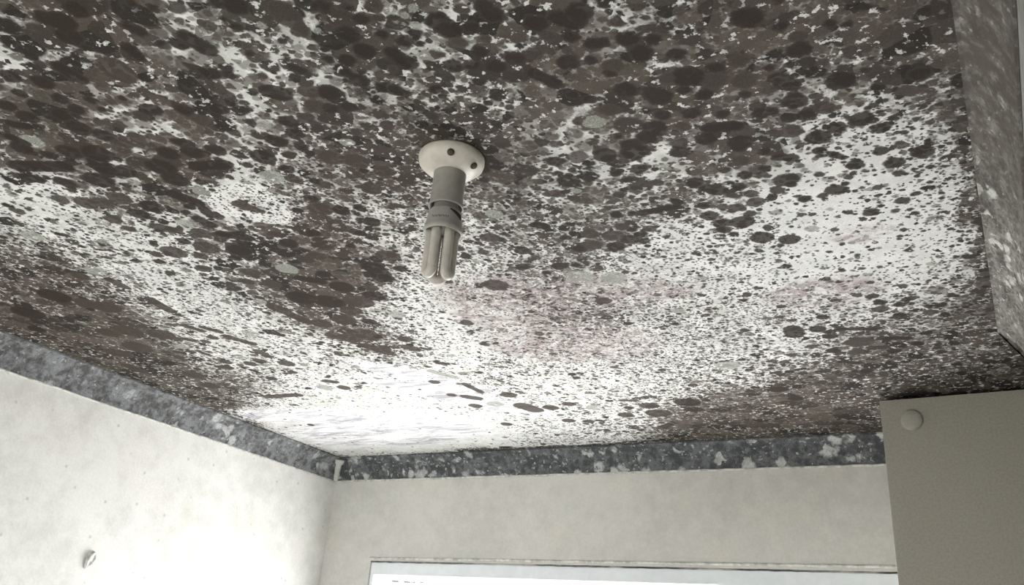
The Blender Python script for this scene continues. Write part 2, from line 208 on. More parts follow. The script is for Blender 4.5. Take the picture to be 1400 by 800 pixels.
  [32,31,31,30,28,26,24,24,24,24,24,24,24,27,33,38,41,42,41,38,34,34,33,33,36,42,46,42,30,30,30,30,30,30,30,30,30,30,30,30,31,32,33],
  [30,30,30,28,25,24,24,24,24,24,24,24,26,31,35,38,40,41,40,37,35,35,35,35,40,44,48,39,32,30,30,30,30,30,30,30,30,32,32,32,31,30,31],
  [30,29,27,25,24,24,24,24,24,24,24,25,29,33,35,37,38,38,36,35,35,36,36,38,42,46,45,38,32,30,30,30,30,30,30,30,30,34,34,34,33,32,32],
  [29,27,25,25,25,24,24,24,24,24,25,28,32,33,34,35,35,35,34,34,34,34,36,40,44,48,44,38,31,30,30,30,30,30,30,30,30,35,36,36,35,34,34],
  [28,26,26,26,25,25,24,24,24,24,27,30,31,31,32,33,33,32,32,32,33,33,36,40,44,45,42,35,30,30,30,30,30,30,30,30,31,36,36,36,36,36,36],
  [27,27,27,26,25,24,24,24,24,26,28,29,29,30,30,30,31,31,31,31,32,33,37,41,44,42,38,32,30,30,30,30,30,30,30,30,32,36,36,36,36,36,36],
  [28,28,27,26,25,24,24,24,25,27,28,28,28,29,29,30,30,30,30,30,30,34,38,41,42,39,35,30,30,30,30,31,32,31,31,30,32,36,36,36,36,36,36],
  [29,28,26,25,24,24,24,25,26,27,27,27,27,28,29,30,30,30,30,30,32,35,38,42,40,36,32,30,30,30,31,33,33,33,32,32,34,36,36,36,36,36,36],
  [29,27,25,24,24,24,24,25,26,26,26,26,27,27,29,30,30,30,30,30,32,35,38,39,37,34,31,30,30,30,32,35,34,34,34,33,35,36,36,36,36,36,36],
  [27,25,24,24,24,24,24,25,25,25,25,25,26,28,30,30,30,30,30,31,33,35,37,36,34,32,30,31,31,30,33,36,35,35,35,35,36,36,36,36,36,36,36],
  [25,24,24,24,24,24,24,24,24,24,24,25,27,29,30,30,30,30,30,31,33,34,35,34,33,31,31,32,32,32,35,36,36,36,36,36,36,36,36,36,36,36,36],
  [24,24,24,24,24,24,24,24,24,24,24,26,28,30,30,30,30,30,30,31,32,33,33,32,31,30,32,33,33,34,36,36,36,36,36,36,36,36,36,36,36,36,36],
  [24,24,24,24,24,24,24,24,24,24,25,27,30,30,30,30,30,30,30,30,31,31,31,31,30,31,33,34,34,35,36,36,36,36,36,36,36,36,36,36,36,36,36],
  [24,24,24,24,24,24,24,24,24,24,27,29,30,30,30,30,30,30,30,30,30,30,30,30,30,32,35,35,35,36,36,36,36,36,36,36,36,36,36,36,36,36,36],
  [24,24,24,24,24,24,24,24,24,26,28,30,30,30,30,30,30,30,30,30,30,30,30,30,30,34,36,36,36,36,36,36,36,36,36,36,36,36,36,36,36,36,36],
  [24,24,24,24,24,24,24,24,25,28,30,30,30,30,30,30,30,30,30,30,30,30,30,30,32,35,36,36,36,36,36,36,36,36,36,36,36,36,36,36,36,36,36],
  [24,24,24,24,24,24,24,25,27,29,30,30,30,30,30,30,30,30,30,30,30,30,30,30,33,36,36,36,36,36,36,36,36,36,36,36,36,36,36,36,36,36,36],
  [24,24,24,24,24,24,24,26,28,30,30,30,30,30,30,30,30,30,30,30,30,30,30,31,34,36,36,36,36,36,36,36,36,36,36,36,36,36,36,36,36,36,36],
  [24,24,24,24,24,24,26,28,30,30,30,30,30,30,30,30,30,30,30,30,30,30,30,32,35,36,36,36,36,36,36,36,36,36,36,36,36,36,36,36,36,36,36],
  [24,24,24,24,24,25,27,29,30,30,30,30,30,30,30,30,30,30,30,30,30,30,30,33,36,36,36,36,36,36,36,36,36,36,36,36,36,36,36,36,36,36,36],
 ],
}
# colonies in millimetres: end a, end b, radius, tone
MOULD_SPOTS = [
 (-799,416,-799,416,14.1,0), (-834,422,-834,422,18,0), (-844,412,-844,412,13.4,0), (-847,443,-847,443,16.6,0), (-908,476,-906,499,11.8,0),
 (-982,464,-982,464,12.7,0), (-956,487,-956,487,13.9,0), (-723,498,-718,520,12.4,0), (-769,457,-765,468,9.2,0), (-800,483,-802,499,9.6,0),
 (-758,494,-758,494,8.6,0), (-874,580,-874,580,13.9,0), (-847,501,-848,512,19.8,1), (-749,553,-749,553,13.1,0), (-686,492,-686,492,8.4,1),
 (-659,506,-659,506,7.5,0), (-674,530,-674,530,6.7,1), (-678,545,-678,545,5.9,0), (-728,565,-728,565,8.1,0), (-931,534,-931,534,8.3,0),
 (-908,547,-908,547,7.3,1), (-890,549,-890,549,6.2,0), (-793,612,-793,612,11.8,0), (-834,595,-834,595,12.8,0), (-831,622,-831,622,14.3,1),
 (-966,542,-966,542,11.6,0), (-965,518,-965,518,11.3,0), (-996,543,-996,543,14.8,0), (-1001,572,-1001,572,17.5,0), (-986,596,-986,596,14.5,0),
 (-1044,528,-1044,528,14.8,0), (-1046,502,-1046,502,12.4,0), (-1003,491,-1003,491,10.1,0), (-736,434,-736,434,7.1,0), (-720,448,-720,448,7.2,0),
 (-637,479,-637,479,15.4,0), (-653,469,-653,469,9,0), (-1064,542,-1079,532,9.6,0), (-1112,551,-1110,566,11,0), (-1095,569,-1095,569,16.6,3),
 (-900,644,-893,656,10.3,0), (-776,648,-776,648,8.8,0), (-761,593,-761,593,10.5,1), (-934,555,-934,555,6.3,0), (-942,586,-942,586,8.7,1),
 (-898,586,-898,586,9.7,1), (-978,613,-972,625,10.2,1), (-598,517,-597,505,15.6,1), (-600,537,-600,537,11.3,1), (-555,517,-555,517,11.8,0),
 (-557,562,-557,562,14.2,0), (-557,591,-557,591,13.7,0), (-529,548,-529,548,9.2,0), (-530,528,-530,528,5.5,0), (-510,553,-510,553,6.5,1),
 (-522,575,-522,575,7.6,0), (-506,595,-506,595,9.6,0), (-495,604,-495,604,4.8,0), (-458,582,-452,597,14,0), (-430,603,-430,603,10.2,0),
 (-401,595,-401,595,12.7,0), (-403,580,-403,580,10.8,0), (-442,639,-442,639,9.7,0), (-457,620,-457,620,11.5,1), (-481,650,-481,650,11.9,0),
 (-461,656,-461,656,9.9,0), (-439,668,-439,668,12.8,0), (-418,659,-418,659,7.8,0), (-584,596,-584,596,10.9,0), (-595,630,-595,630,13.3,0),
 (-600,614,-600,614,9.1,0), (-575,652,-566,661,10.4,0), (-560,671,-560,671,8.4,0), (-531,605,-524,628,10.9,0), (-546,629,-546,629,7,1),
 (-522,679,-522,679,8.3,0), (-706,608,-698,615,14.6,0), (-663,625,-663,625,13.6,1), (-642,636,-642,636,15.7,0), (-676,651,-676,651,13.9,1),
 (-663,662,-663,662,11.9,0), (-638,668,-638,668,11.8,0), (-728,665,-728,665,13.2,0), (-704,666,-704,666,12,1), (-740,688,-740,688,12.4,0),
 (-775,693,-775,693,14.9,0), (-766,660,-766,660,10,2), (-650,583,-642,597,7.1,0), (-602,587,-602,587,6.9,0), (-642,562,-642,562,4.4,0),
 (-630,542,-630,542,5.7,0), (-626,579,-626,579,3.5,0), (-595,572,-595,572,4.9,0), (-568,545,-568,545,6.6,1), (-584,543,-584,543,5.6,2),
 (-633,514,-633,514,5.6,2), (-616,601,-616,601,7.1,2), (-479,596,-479,596,3.3,1), (-483,628,-483,628,5.9,1), (-469,555,-469,555,5.4,2),
 (-482,578,-482,578,6.5,2), (-483,561,-483,561,4.6,2), (-492,550,-492,550,6.4,2), (-497,566,-497,566,3.7,3), (-425,625,-425,625,5.7,1),
 (-407,628,-407,628,4.7,1), (-620,721,-620,721,7.8,1), (-561,701,-561,701,6.4,1), (-556,721,-556,721,8.7,1), (-689,730,-689,730,9.2,2),
 (-692,580,-692,580,6.1,1), (-368,621,-364,625,11.9,0), (-342,626,-342,626,12.7,0), (-320,626,-330,634,14.4,0), (-342,657,-342,657,10.2,0),
 (-329,673,-317,677,8.4,0), (-292,680,-292,680,12.8,0), (-288,706,-288,706,14,0), (-269,692,-269,692,9.1,0), (-257,723,-257,723,11.2,0),
 (-363,693,-363,693,12.6,0), (-410,665,-410,665,9.7,0), (-340,698,-340,698,7.7,0), (-322,715,-322,715,12.5,1), (-329,726,-329,726,7.8,0),
 (-406,694,-392,721,10,0), (-384,746,-384,746,9.2,0), (-370,761,-370,761,9.2,0), (-326,759,-326,759,14,0), (-297,785,-297,785,16,0),
 (-301,772,-301,772,9.9,0), (-256,763,-256,763,19.1,0), (-275,758,-275,758,11.6,1), (-233,779,-233,779,15.3,1), (-224,759,-224,759,10.3,0),
 (-250,800,-250,800,10.7,0), (-267,783,-267,783,8.8,0), (-174,696,-174,696,16.2,0), (-203,791,-203,791,14.1,1), (-210,816,-210,816,7.7,0),
 (-201,857,-201,857,10.9,0), (-357,787,-357,787,12.4,1), (-383,804,-383,804,12.7,2), (-304,820,-304,820,10.3,0), (-274,828,-274,828,11.2,0),
 (-242,843,-242,843,8.5,0), (-322,841,-322,841,15.8,0), (-337,855,-337,855,14,0), (-264,864,-236,871,10.3,0), (-291,849,-291,849,10.4,1),
 (-359,864,-359,864,14.3,0), (-274,884,-274,884,13.7,0), (-239,906,-239,906,15.7,0), (-368,841,-368,841,6.5,0), (-200,756,-200,756,10.9,1),
 (-364,646,-364,646,8.4,1), (-390,664,-390,664,11.5,1), (-221,696,-221,696,4.4,0), (-298,652,-298,652,5.4,1), (-272,653,-272,653,3.1,1),
 (-279,658,-279,658,3.1,0), (-174,780,-174,780,7.3,0), (-171,801,-162,818,11.2,0), (-163,847,-163,847,15.3,0), (-191,857,-191,857,8.8,0),
 (-140,762,-140,762,13.1,0), (-136,742,-136,742,9.5,1), (-148,720,-148,720,7.7,0), (-105,735,-105,735,6.6,0), (-90,742,-90,742,5.8,0),
 (-112,829,-112,829,16.3,0), (-38,847,-38,847,12.9,0), (-42,794,-42,794,5,0), (-158,878,-158,878,11.6,0), (-137,872,-137,872,11.4,1),
 (-145,895,-145,895,4.4,2), (-120,895,-120,895,4.3,1), (-133,915,-133,915,12.7,0), (-154,927,-154,927,15,0), (-104,907,-104,907,14.2,0),
 (-87,933,-87,933,11.5,0), (-88,886,-88,886,5.6,0), (-92,875,-92,875,2.3,0), (-66,952,-66,952,4.8,0), (-61,880,-61,880,4.5,0),
 (-181,904,-181,904,14.1,1), (-142,685,-142,685,4.9,0), (-25,909,-25,909,4,0), (-87,819,-87,819,4.4,0), (-61,853,-61,853,7,1),
 (-1124,575,-1124,575,16.8,0), (-1104,600,-1104,600,11.4,0), (-1067,607,-1067,607,17.1,0), (-1033,625,-1033,625,23.1,0), (-1176,606,-1110,631,15.3,0),
 (-1193,631,-1184,640,12,0), (-1154,657,-1150,669,12.2,0), (-1065,658,-1037,679,12,0), (-1095,676,-1095,676,21.9,0), (-1031,671,-1031,671,14.4,0),
 (-1106,669,-1106,669,13.3,0), (-1069,703,-1069,703,7.4,0), (-975,683,-975,683,21.5,0), (-983,716,-983,716,19.6,0), (-1024,700,-1024,700,8.6,1),
 (-937,662,-937,662,16.3,0), (-902,671,-902,671,16.3,0), (-868,680,-868,680,13.9,0), (-927,701,-884,712,13.1,0), (-953,735,-953,735,9.3,0),
 (-1023,745,-1007,780,12.8,0), (-1007,780,-1020,817,9.2,0), (-974,755,-974,755,12.6,3), (-1011,824,-1011,824,9.4,1), (-1176,717,-1176,717,19.1,1),
 (-1151,727,-1151,727,17.9,1), (-1113,726,-1113,726,19.1,1), (-1085,763,-1085,763,19.4,0), (-1125,773,-1125,773,17.2,0), (-1206,695,-1206,695,13.9,1),
 (-1182,771,-1182,771,14.6,1), (-1186,802,-1186,802,10.9,1), (-1133,815,-1114,835,12.4,1), (-1079,821,-1079,821,13.6,2), (-1046,820,-1043,840,10.8,0),
 (-1048,871,-1019,895,12.6,0), (-1080,857,-1080,857,16.7,1), (-1131,869,-1131,869,11.4,0), (-1113,900,-1113,900,21.6,1), (-1183,894,-1183,894,23.2,1),
 (-1067,927,-1067,927,21.8,0), (-1094,947,-1094,947,10.4,0), (-1191,859,-1191,859,8.5,0), (-1221,888,-1221,888,11.7,1), (-1148,921,-1148,921,13.3,1),
 (-1186,961,-1186,961,15.3,1), (-1150,1030,-1150,1030,14.2,1), (-1113,1001,-1113,1001,17,1), (-1208,772,-1208,772,10.7,3), (-1221,793,-1221,793,4.1,1),
 (-1310,696,-1310,696,11.6,1), (-1287,698,-1287,698,5.2,0), (-1286,686,-1286,686,4.5,0), (-1371,764,-1371,764,17.9,2), (-1323,747,-1323,747,5.4,0),
 (-1320,775,-1311,785,6.2,0), (-1282,775,-1282,775,5.4,0), (-1264,764,-1264,764,4.7,0), (-1282,831,-1282,831,6.4,0), (-1324,820,-1324,820,5.7,0),
 (-1311,839,-1288,850,3.6,0), (-1269,868,-1269,868,5.8,0), (-1250,864,-1250,864,5.1,0), (-1318,870,-1318,870,7.3,1), (-1243,911,-1243,911,7.4,1),
 (-1255,954,-1255,954,7.6,1), (-1390,901,-1390,901,19.7,2), (-1435,826,-1435,826,10.1,0), (-1400,939,-1401,973,10.9,1), (-1441,909,-1441,909,17,1),
 (-1028,855,-1028,855,4.8,1), (-948,802,-943,827,13.1,1), (-819,717,-819,717,17.7,0), (-753,717,-753,717,9.2,0), (-810,753,-810,753,10.9,0),
 (-821,777,-821,777,11.1,1), (-843,761,-843,761,17.2,2), (-833,829,-833,829,11.5,0), (-840,858,-840,858,19.8,1), (-814,874,-814,874,14.5,0),
 (-794,920,-794,920,14.9,0), (-806,910,-806,910,8.1,0), (-838,939,-838,939,11.1,0), (-904,919,-904,919,12.5,0), (-967,934,-967,934,17.1,0),
 (-936,835,-936,835,9.3,1), (-968,900,-968,900,11.2,1), (-875,976,-875,976,8.6,0), (-911,998,-911,998,11.7,1), (-955,987,-955,987,16.2,1),
 (-890,1053,-899,1096,19.8,0), (-849,1074,-849,1074,12.1,0), (-840,1026,-840,1026,20.4,1), (-732,837,-732,837,16.4,1), (-688,807,-688,807,15.7,1),
 (-726,800,-726,800,7.3,1), (-706,771,-706,771,17.8,1), (-733,751,-733,751,17.8,1), (-1043,1049,-1019,1073,12.5,0), (-1039,1011,-1039,1011,19.8,2),
 (-992,1050,-992,1050,13.9,0), (-996,1105,-996,1105,23.8,0), (-1115,1054,-1115,1054,19,1), (-947,1125,-947,1125,14.3,1), (-748,961,-748,961,6.9,1),
 (-736,891,-736,891,7.8,1), (-715,1042,-715,1042,9.9,1), (-677,1035,-677,1035,7,0), (-686,1065,-686,1065,8.5,1), (-650,1025,-650,1025,15.2,1),
 (-637,1036,-637,1036,8.3,0), (-619,998,-619,998,6.7,1), (-607,961,-607,961,13.1,2), (-752,1085,-752,1085,8.9,0), (-801,1145,-801,1145,9.2,1),
 (-730,1183,-730,1183,23.1,1), (-546,823,-559,851,8.3,0), (-547,799,-545,818,5.8,0), (-399,875,-399,875,15.8,0), (-362,880,-362,880,18.9,0),
 (-373,920,-373,920,11.4,0), (-311,900,-311,900,13.1,0), (-244,915,-244,915,10.6,0), (-219,936,-219,936,8.4,0), (-250,946,-250,946,11.9,1),
 (-227,973,-227,973,7.6,0), (-340,923,-340,923,5.6,2), (-401,916,-401,916,9.3,0), (-395,938,-395,938,8.8,0), (-412,961,-412,961,6,0),
 (-363,960,-363,960,9.3,1), (-463,866,-463,866,11.6,0), (-452,892,-452,892,5.8,0), (-318,977,-318,977,12.7,0), (-308,993,-308,993,10.4,0),
 (-296,1007,-296,1007,12.8,0), (-255,981,-255,981,10,0), (-269,1005,-269,1005,9.7,0), (-259,1029,-259,1029,10.4,1), (-260,1052,-260,1052,12.9,1),
 (-286,1058,-286,1058,11.9,1), (-303,1049,-303,1049,9.5,1), (-327,1038,-327,1038,9.6,0), (-327,1068,-327,1068,13.5,0), (-317,1094,-317,1094,13.6,0),
 (-320,1114,-320,1114,11.3,0), (-291,1101,-291,1101,17.1,0), (-275,1081,-275,1081,9.6,0), (-277,1156,-277,1156,17.5,0), (-311,1156,-311,1156,7.7,2),
 (-413,1029,-360,1028,8,0), (-445,1022,-445,1022,8.8,0), (-425,1027,-425,1027,7.5,0), (-416,1077,-416,1077,10.3,1), (-430,1087,-430,1087,6.5,0),
 (-452,1058,-452,1058,11.6,1), (-432,1065,-432,1065,5.2,0), (-457,1099,-457,1099,14.6,0), (-484,1115,-484,1115,15,0), (-475,1080,-475,1080,17.2,1),
 (-538,1103,-538,1103,12.4,0), (-515,1098,-515,1098,16.3,1), (-503,1064,-503,1064,14.6,1), (-543,1062,-543,1062,8.1,0), (-566,1011,-556,1021,9.3,0),
 (-501,939,-501,939,9.9,1), (-623,1080,-623,1080,14.1,0), (-616,1110,-616,1110,8.6,1), (-594,1149,-594,1149,14.4,0), (-568,1154,-568,1154,7.2,0),
 (-652,1133,-652,1133,13.2,0), (-625,1165,-625,1165,7.4,0), (-581,1198,-581,1198,25.1,2), (-530,1218,-530,1218,21.9,3), (-505,1204,-505,1204,6.5,0),
 (-557,934,-557,934,6.3,0), (-468,973,-468,973,8.7,1), (-470,943,-470,943,7.3,2), (-406,1259,-406,1259,7.1,2), (-329,1326,-329,1326,6.3,0),
 (-365,1202,-365,1202,5.4,1), (-354,1183,-354,1183,4,1), (-336,1206,-336,1206,4.6,1), (-237,983,-237,983,3.3,0), (-347,909,-347,909,3.4,0),
 (-206,954,-192,961,8.5,0), (-170,1011,-170,1011,7.5,0), (-161,967,-161,967,4.7,0), (-147,968,-139,980,6.2,0), (-126,1002,-126,1002,11.4,0),
 (-118,1021,-118,1021,4.2,1), (-137,1030,-137,1030,6.4,0), (-94,982,-94,982,10,0), (-84,1014,-84,1014,13.1,0), (-82,1040,-82,1040,7.2,0),
 (-51,1001,-51,1001,14.1,0), (-48,1037,-48,1037,4,0), (-64,1040,-64,1040,3,1), (-210,1010,-210,1010,16.5,0), (-226,1031,-226,1031,10.2,0),
 (-159,1056,-159,1056,13.2,0), (-176,1065,-176,1065,7.8,0), (-110,1067,-110,1067,6.4,1), (-128,1062,-128,1062,3.8,0), (-119,1054,-119,1054,3.7,0),
 (-87,1113,-87,1113,9.8,0), (-69,1098,-69,1098,6.3,0), (-128,1129,-128,1129,10.7,0), (-153,1120,-153,1120,6.2,0), (-140,1147,-140,1147,5.7,0),
 (-147,1163,-147,1163,2.9,0), (-129,1173,-129,1173,3.5,0), (-200,1066,-200,1066,5.7,0), (-200,1111,-200,1111,5.8,0), (-212,1107,-212,1107,5.3,1),
 (-175,1104,-175,1104,4.6,2), (-170,1128,-170,1128,4.6,1), (-98,1135,-98,1135,4.4,1), (-65,1134,-65,1134,3.2,0), (-96,1195,-96,1195,4.6,0),
 (-72,1206,-72,1206,3.6,0), (-243,1174,-243,1174,15.5,0), (-260,1188,-260,1188,6.3,0), (-181,1163,-181,1163,6.5,1), (-40,1161,-40,1161,5.4,0),
 (-28,1193,-28,1193,3.8,0), (-23,1176,-23,1176,3.8,1), (-21,1158,-21,1158,3.2,0), (-104,1220,-104,1220,4.1,0), (-200,1231,-200,1231,5,0),
 (-216,1223,-216,1223,3.1,0), (-40,1304,-40,1304,4.7,0), (-74,1317,-74,1317,7.3,2), (-30,1346,-30,1346,7.2,2), (-163,1358,-163,1358,5.9,0),
 (-138,1366,-138,1366,4.5,0), (-132,1382,-132,1382,4.6,0), (-192,1343,-192,1343,3.7,0), (-98,1386,-98,1386,5.1,0), (-83,1376,-83,1376,3.8,0),
 (-119,1386,-119,1386,7.8,1), (-167,1303,-167,1303,5.1,1), (-142,1305,-142,1305,5,1), (-194,1301,-194,1301,5.2,0), (-252,1231,-252,1231,3.9,0),
 (-278,1263,-278,1263,4.7,0), (-227,1276,-227,1276,3.9,0), (-207,1340,-207,1340,5.3,0), (-8,1426,-8,1426,5.6,0), (-149,1334,-149,1334,2.6,0),
 (-108,1290,-108,1290,2.4,0), (-78,1347,-78,1347,2.5,0), (-208,1151,-208,1151,9.6,2), (-165,1254,-165,1254,3.7,0), (-1406,1054,-1411,1091,13.5,1),
 (-1529,1035,-1529,1035,30.3,1), (-1544,1096,-1544,1096,12.3,1), (-1515,1115,-1515,1115,9.7,1), (-1577,1091,-1577,1091,7,1), (-1448,1162,-1438,1197,10,1),
 (-1417,1182,-1402,1213,9.9,1), (-1446,1236,-1446,1236,13,1), (-1407,1239,-1385,1291,11.3,1), (-1480,1250,-1480,1250,11.3,1), (-1343,1241,-1343,1241,18.3,3),
 (-1532,1214,-1501,1237,9.3,1), (-1546,1187,-1546,1187,31.2,1), (-1602,1148,-1602,1148,32.7,1), (-1659,1143,-1659,1143,27.4,1), (-1545,1138,-1545,1138,10.7,1),
 (-1629,1276,-1629,1276,10.7,1), (-1603,1284,-1603,1284,10.7,1), (-1630,1314,-1630,1314,13.9,1), (-1549,1292,-1544,1325,6.8,1), (-1541,1370,-1541,1370,15.1,1),
 (-1571,1402,-1571,1402,17.4,1), (-1483,1354,-1483,1354,12.8,2), (-1491,1397,-1491,1397,16.2,1), (-1814,1324,-1817,1365,16.5,1), (-1565,1260,-1565,1260,13.4,2),
 (-1472,1113,-1457,1127,7,2), (-1859,1174,-1837,1187,5.7,0), (-1806,1077,-1806,1077,19.7,0), (-1701,1424,-1701,1424,27.3,1), (-1730,1505,-1730,1505,24.3,1),
 (-1674,1233,-1674,1233,34.5,1), (-1757,1247,-1757,1247,29.5,1), (-1584,960,-1584,960,32.5,0), (-1730,1003,-1730,1003,33.9,0), (-1550,1009,-1550,1009,26.6,1),
 (-967,1157,-967,1157,21.2,0), (-1010,1170,-1010,1170,29.6,1), (-1187,1137,-1176,1223,13.8,1), (-1153,1240,-1153,1240,23,1), (-1172,1302,-1172,1302,20.1,1),
 (-1145,1371,-1126,1422,15.2,1), (-1052,1202,-1052,1202,22.1,1), (-1096,1237,-1096,1237,24.5,1), (-1053,1260,-1053,1260,15.7,0), (-1108,1316,-1108,1316,32.7,1),
 (-1092,1331,-1092,1331,16.5,0), (-1113,1391,-1113,1391,13.2,1), (-1148,1326,-1148,1326,25.7,1), (-1103,1122,-1103,1122,29.7,0), (-1064,1153,-1064,1153,29.9,0),
 (-977,1244,-977,1244,17,3), (-1008,1211,-990,1222,5.1,2), (-1040,1362,-1040,1362,16.5,1), (-1063,1405,-1055,1419,15.1,1), (-1036,1419,-1028,1427,7.5,1),
 (-1408,1332,-1409,1368,11.6,1), (-1454,1387,-1454,1387,16,1), (-1403,1418,-1403,1418,20.1,1), (-1433,1473,-1433,1473,12.5,1), (-1521,1499,-1521,1499,14.9,1),
 (-1395,1552,-1382,1562,12.9,1), (-1388,1605,-1388,1605,17.4,1), (-1435,1593,-1435,1593,19.7,2), (-1054,1508,-1041,1518,9.8,1), (-1102,1553,-1073,1606,11.2,2),
 (-1140,1623,-1140,1623,13.6,1), (-1025,1522,-1025,1522,6.9,1), (-1077,1653,-1072,1718,9.5,1), (-1155,1721,-1155,1721,13,1), (-1127,1742,-1108,1762,15.4,1),
 (-1721,1877,-1721,1877,11.5,0), (-1000,1475,-1000,1475,9.5,2), (-1145,1816,-1145,1816,18,1), (-1087,1813,-1087,1813,22.1,2), (-871,1320,-871,1320,13.8,1),
 (-899,1430,-899,1430,9.1,1), (-1018,1753,-1018,1753,21.5,1), (-1151,1985,-1151,1985,16.6,1), (-1647,1620,-1550,1627,13.7,1), (-967,1872,-967,1872,20.9,1),
 (-584,1300,-584,1300,14,1), (-635,1902,-635,1902,30.4,0), (-637,1961,-637,1961,20.9,0), (-730,1972,-730,1972,32.3,1), (-813,1970,-813,1970,19.7,1),
 (-776,1855,-747,1861,8.3,1), (-713,1840,-713,1840,8.1,1), (-782,1914,-782,1914,12.9,1), (-863,1896,-863,1896,19.6,2), (-910,1854,-910,1854,17.4,1),
 (-926,2005,-926,2005,16,1), (-973,1987,-973,1987,18.5,1), (-730,1910,-730,1910,23,1), (-479,1680,-479,1680,24.7,3), (-479,1380,-479,1380,12.4,3),
 (-1027,1843,-1015,1878,24.4,1), (-316,1519,-318,1547,17,0), (-272,1647,-272,1647,13.6,0), (-276,1531,-276,1531,15.2,0), (-244,1540,-187,1557,8.2,0),
 (-220,1614,-220,1614,24.5,1), (-168,1412,-168,1412,10.8,0), (-159,1442,-159,1442,10.9,0), (-133,1458,-133,1458,9.5,0), (-121,1441,-121,1441,8.7,0),
 (-139,1506,-139,1506,11.8,0), (-189,1402,-189,1402,8.2,1), (-258,1478,-258,1478,11.7,0), (-163,1470,-163,1470,13.9,1), (-170,1678,-170,1678,13.9,0),
 (-127,1650,-127,1650,12,0), (-182,1606,-141,1617,8.9,0), (-233,1778,-233,1778,14.2,0), (-390,1676,-390,1676,10.2,1), (-369,1687,-369,1687,10.2,1),
 (-269,1714,-238,1728,8.2,0), (-235,1665,-235,1665,14.2,1), (-263,1572,-263,1572,13.9,0), (-306,1413,-306,1413,5.1,1), (-55,1444,-55,1444,7.7,0),
 (-92,1508,-92,1508,12.2,1), (-76,1480,-76,1480,9.3,0), (-402,1927,-402,1927,17,0), (-420,1856,-420,1856,20.4,0),
]
WIPES = [(-1.555, 1.981, 0.42, 0.2, -0.05), (-1.131, 1.757, 0.3, 0.07, 0.9), (-1.672, 1.804, 0.28, 0.1, 0.3), (-1.139, 1.61, 0.25, 0.06, 1.0)]
PINKS = [(-0.677, 1.249, 0.22, 0.12, 0.2), (-0.552, 1.273, 0.16, 0.06, 0.2), (-0.729, 1.478, 0.2, 0.12, 0.2), (-0.78, 1.305, 0.12, 0.08, 0), (-0.231, 1.376, 0.1, 0.07, 0), (-0.147, 1.19, 0.05, 0.03, 0)]
DISCS = [(-0.934, 0.812, 0.062)]

# ---------------------------------------------------------------- helpers
def obj(name, bm, mat, parent=None, smooth=False):
    me = bpy.data.meshes.new(name); bm.to_mesh(me); bm.free()
    if smooth:
        for p in me.polygons: p.use_smooth = True
    o = bpy.data.objects.new(name, me); C.objects.link(o)
    if mat: me.materials.append(mat)
    if parent: o.parent = parent
    return o
def box(bm, x0, x1, y0, y1, z0, z1, bevel=0.0):
    t = bmesh.new()
    r = bmesh.ops.create_cube(t, size=1.0)
    for v in t.verts:
        v.co = Vector(((x0+x1)/2+v.co.x*(x1-x0), (y0+y1)/2+v.co.y*(y1-y0), (z0+z1)/2+v.co.z*(z1-z0)))
    if bevel: bmesh.ops.bevel(t, geom=list(t.edges), offset=bevel, segments=3, affect='EDGES', profile=0.5)
    me = bpy.data.meshes.new('tmp'); t.to_mesh(me); t.free(); bm.from_mesh(me); bpy.data.meshes.remove(me)
    return bm
def lathe(bm, prof, n=64, cx=0, cy=0):
    rings = []
    for r, z in prof:
        if r < 1e-6: rings.append([bm.verts.new((cx, cy, z))])
        else: rings.append([bm.verts.new((cx+r*math.cos(2*math.pi*i/n), cy+r*math.sin(2*math.pi*i/n), z)) for i in range(n)])
    for a, b in zip(rings, rings[1:]):
        for i in range(n):
            j = (i+1) % n
            if len(a) == 1 and len(b) == 1: continue
            if len(a) == 1: bm.faces.new((a[0], b[j], b[i]))
            elif len(b) == 1: bm.faces.new((a[i], a[j], b[0]))
            else: bm.faces.new((a[i], a[j], b[j], b[i]))
    bmesh.ops.recalc_face_normals(bm, faces=bm.faces)
    return bm
def tube(bm, pts, r, n=20):
    pts = [Vector(p) for p in pts]; rings = []
    for i, p in enumerate(pts):
        d = (pts[min(i+1, len(pts)-1)]-pts[max(i-1, 0)]).normalized()
        q = d.to_track_quat('Z', 'Y')
        rings.append((p, d, q))
    # parallel transport so the tube does not twist
    x = rings[0][2] @ Vector((1, 0, 0)); vs = []
    for p, d, q in rings:
        x = (x - d*x.dot(d)).normalized(); y = d.cross(x)
        vs.append([bm.verts.new(p+(x*math.cos(2*math.pi*k/n)+y*math.sin(2*math.pi*k/n))*r) for k in range(n)])
    for a, b in zip(vs, vs[1:]):
        for k in range(n): bm.faces.new((a[k], a[(k+1) % n], b[(k+1) % n], b[k]))
    bm.faces.new(vs[0][::-1]); bm.faces.new(vs[-1])
    bmesh.ops.recalc_face_normals(bm, faces=bm.faces)
    return bm
def struct(o): o['kind'] = 'structure'; return o
def tag(o, label, cat): o['label'] = label; o['category'] = cat; return o
def empty(name, loc, rot=(0, 0, 0)):
    o = bpy.data.objects.new(name, None); o.location = loc; o.rotation_euler = rot; o.empty_display_size = 0.05
    C.objects.link(o); return o

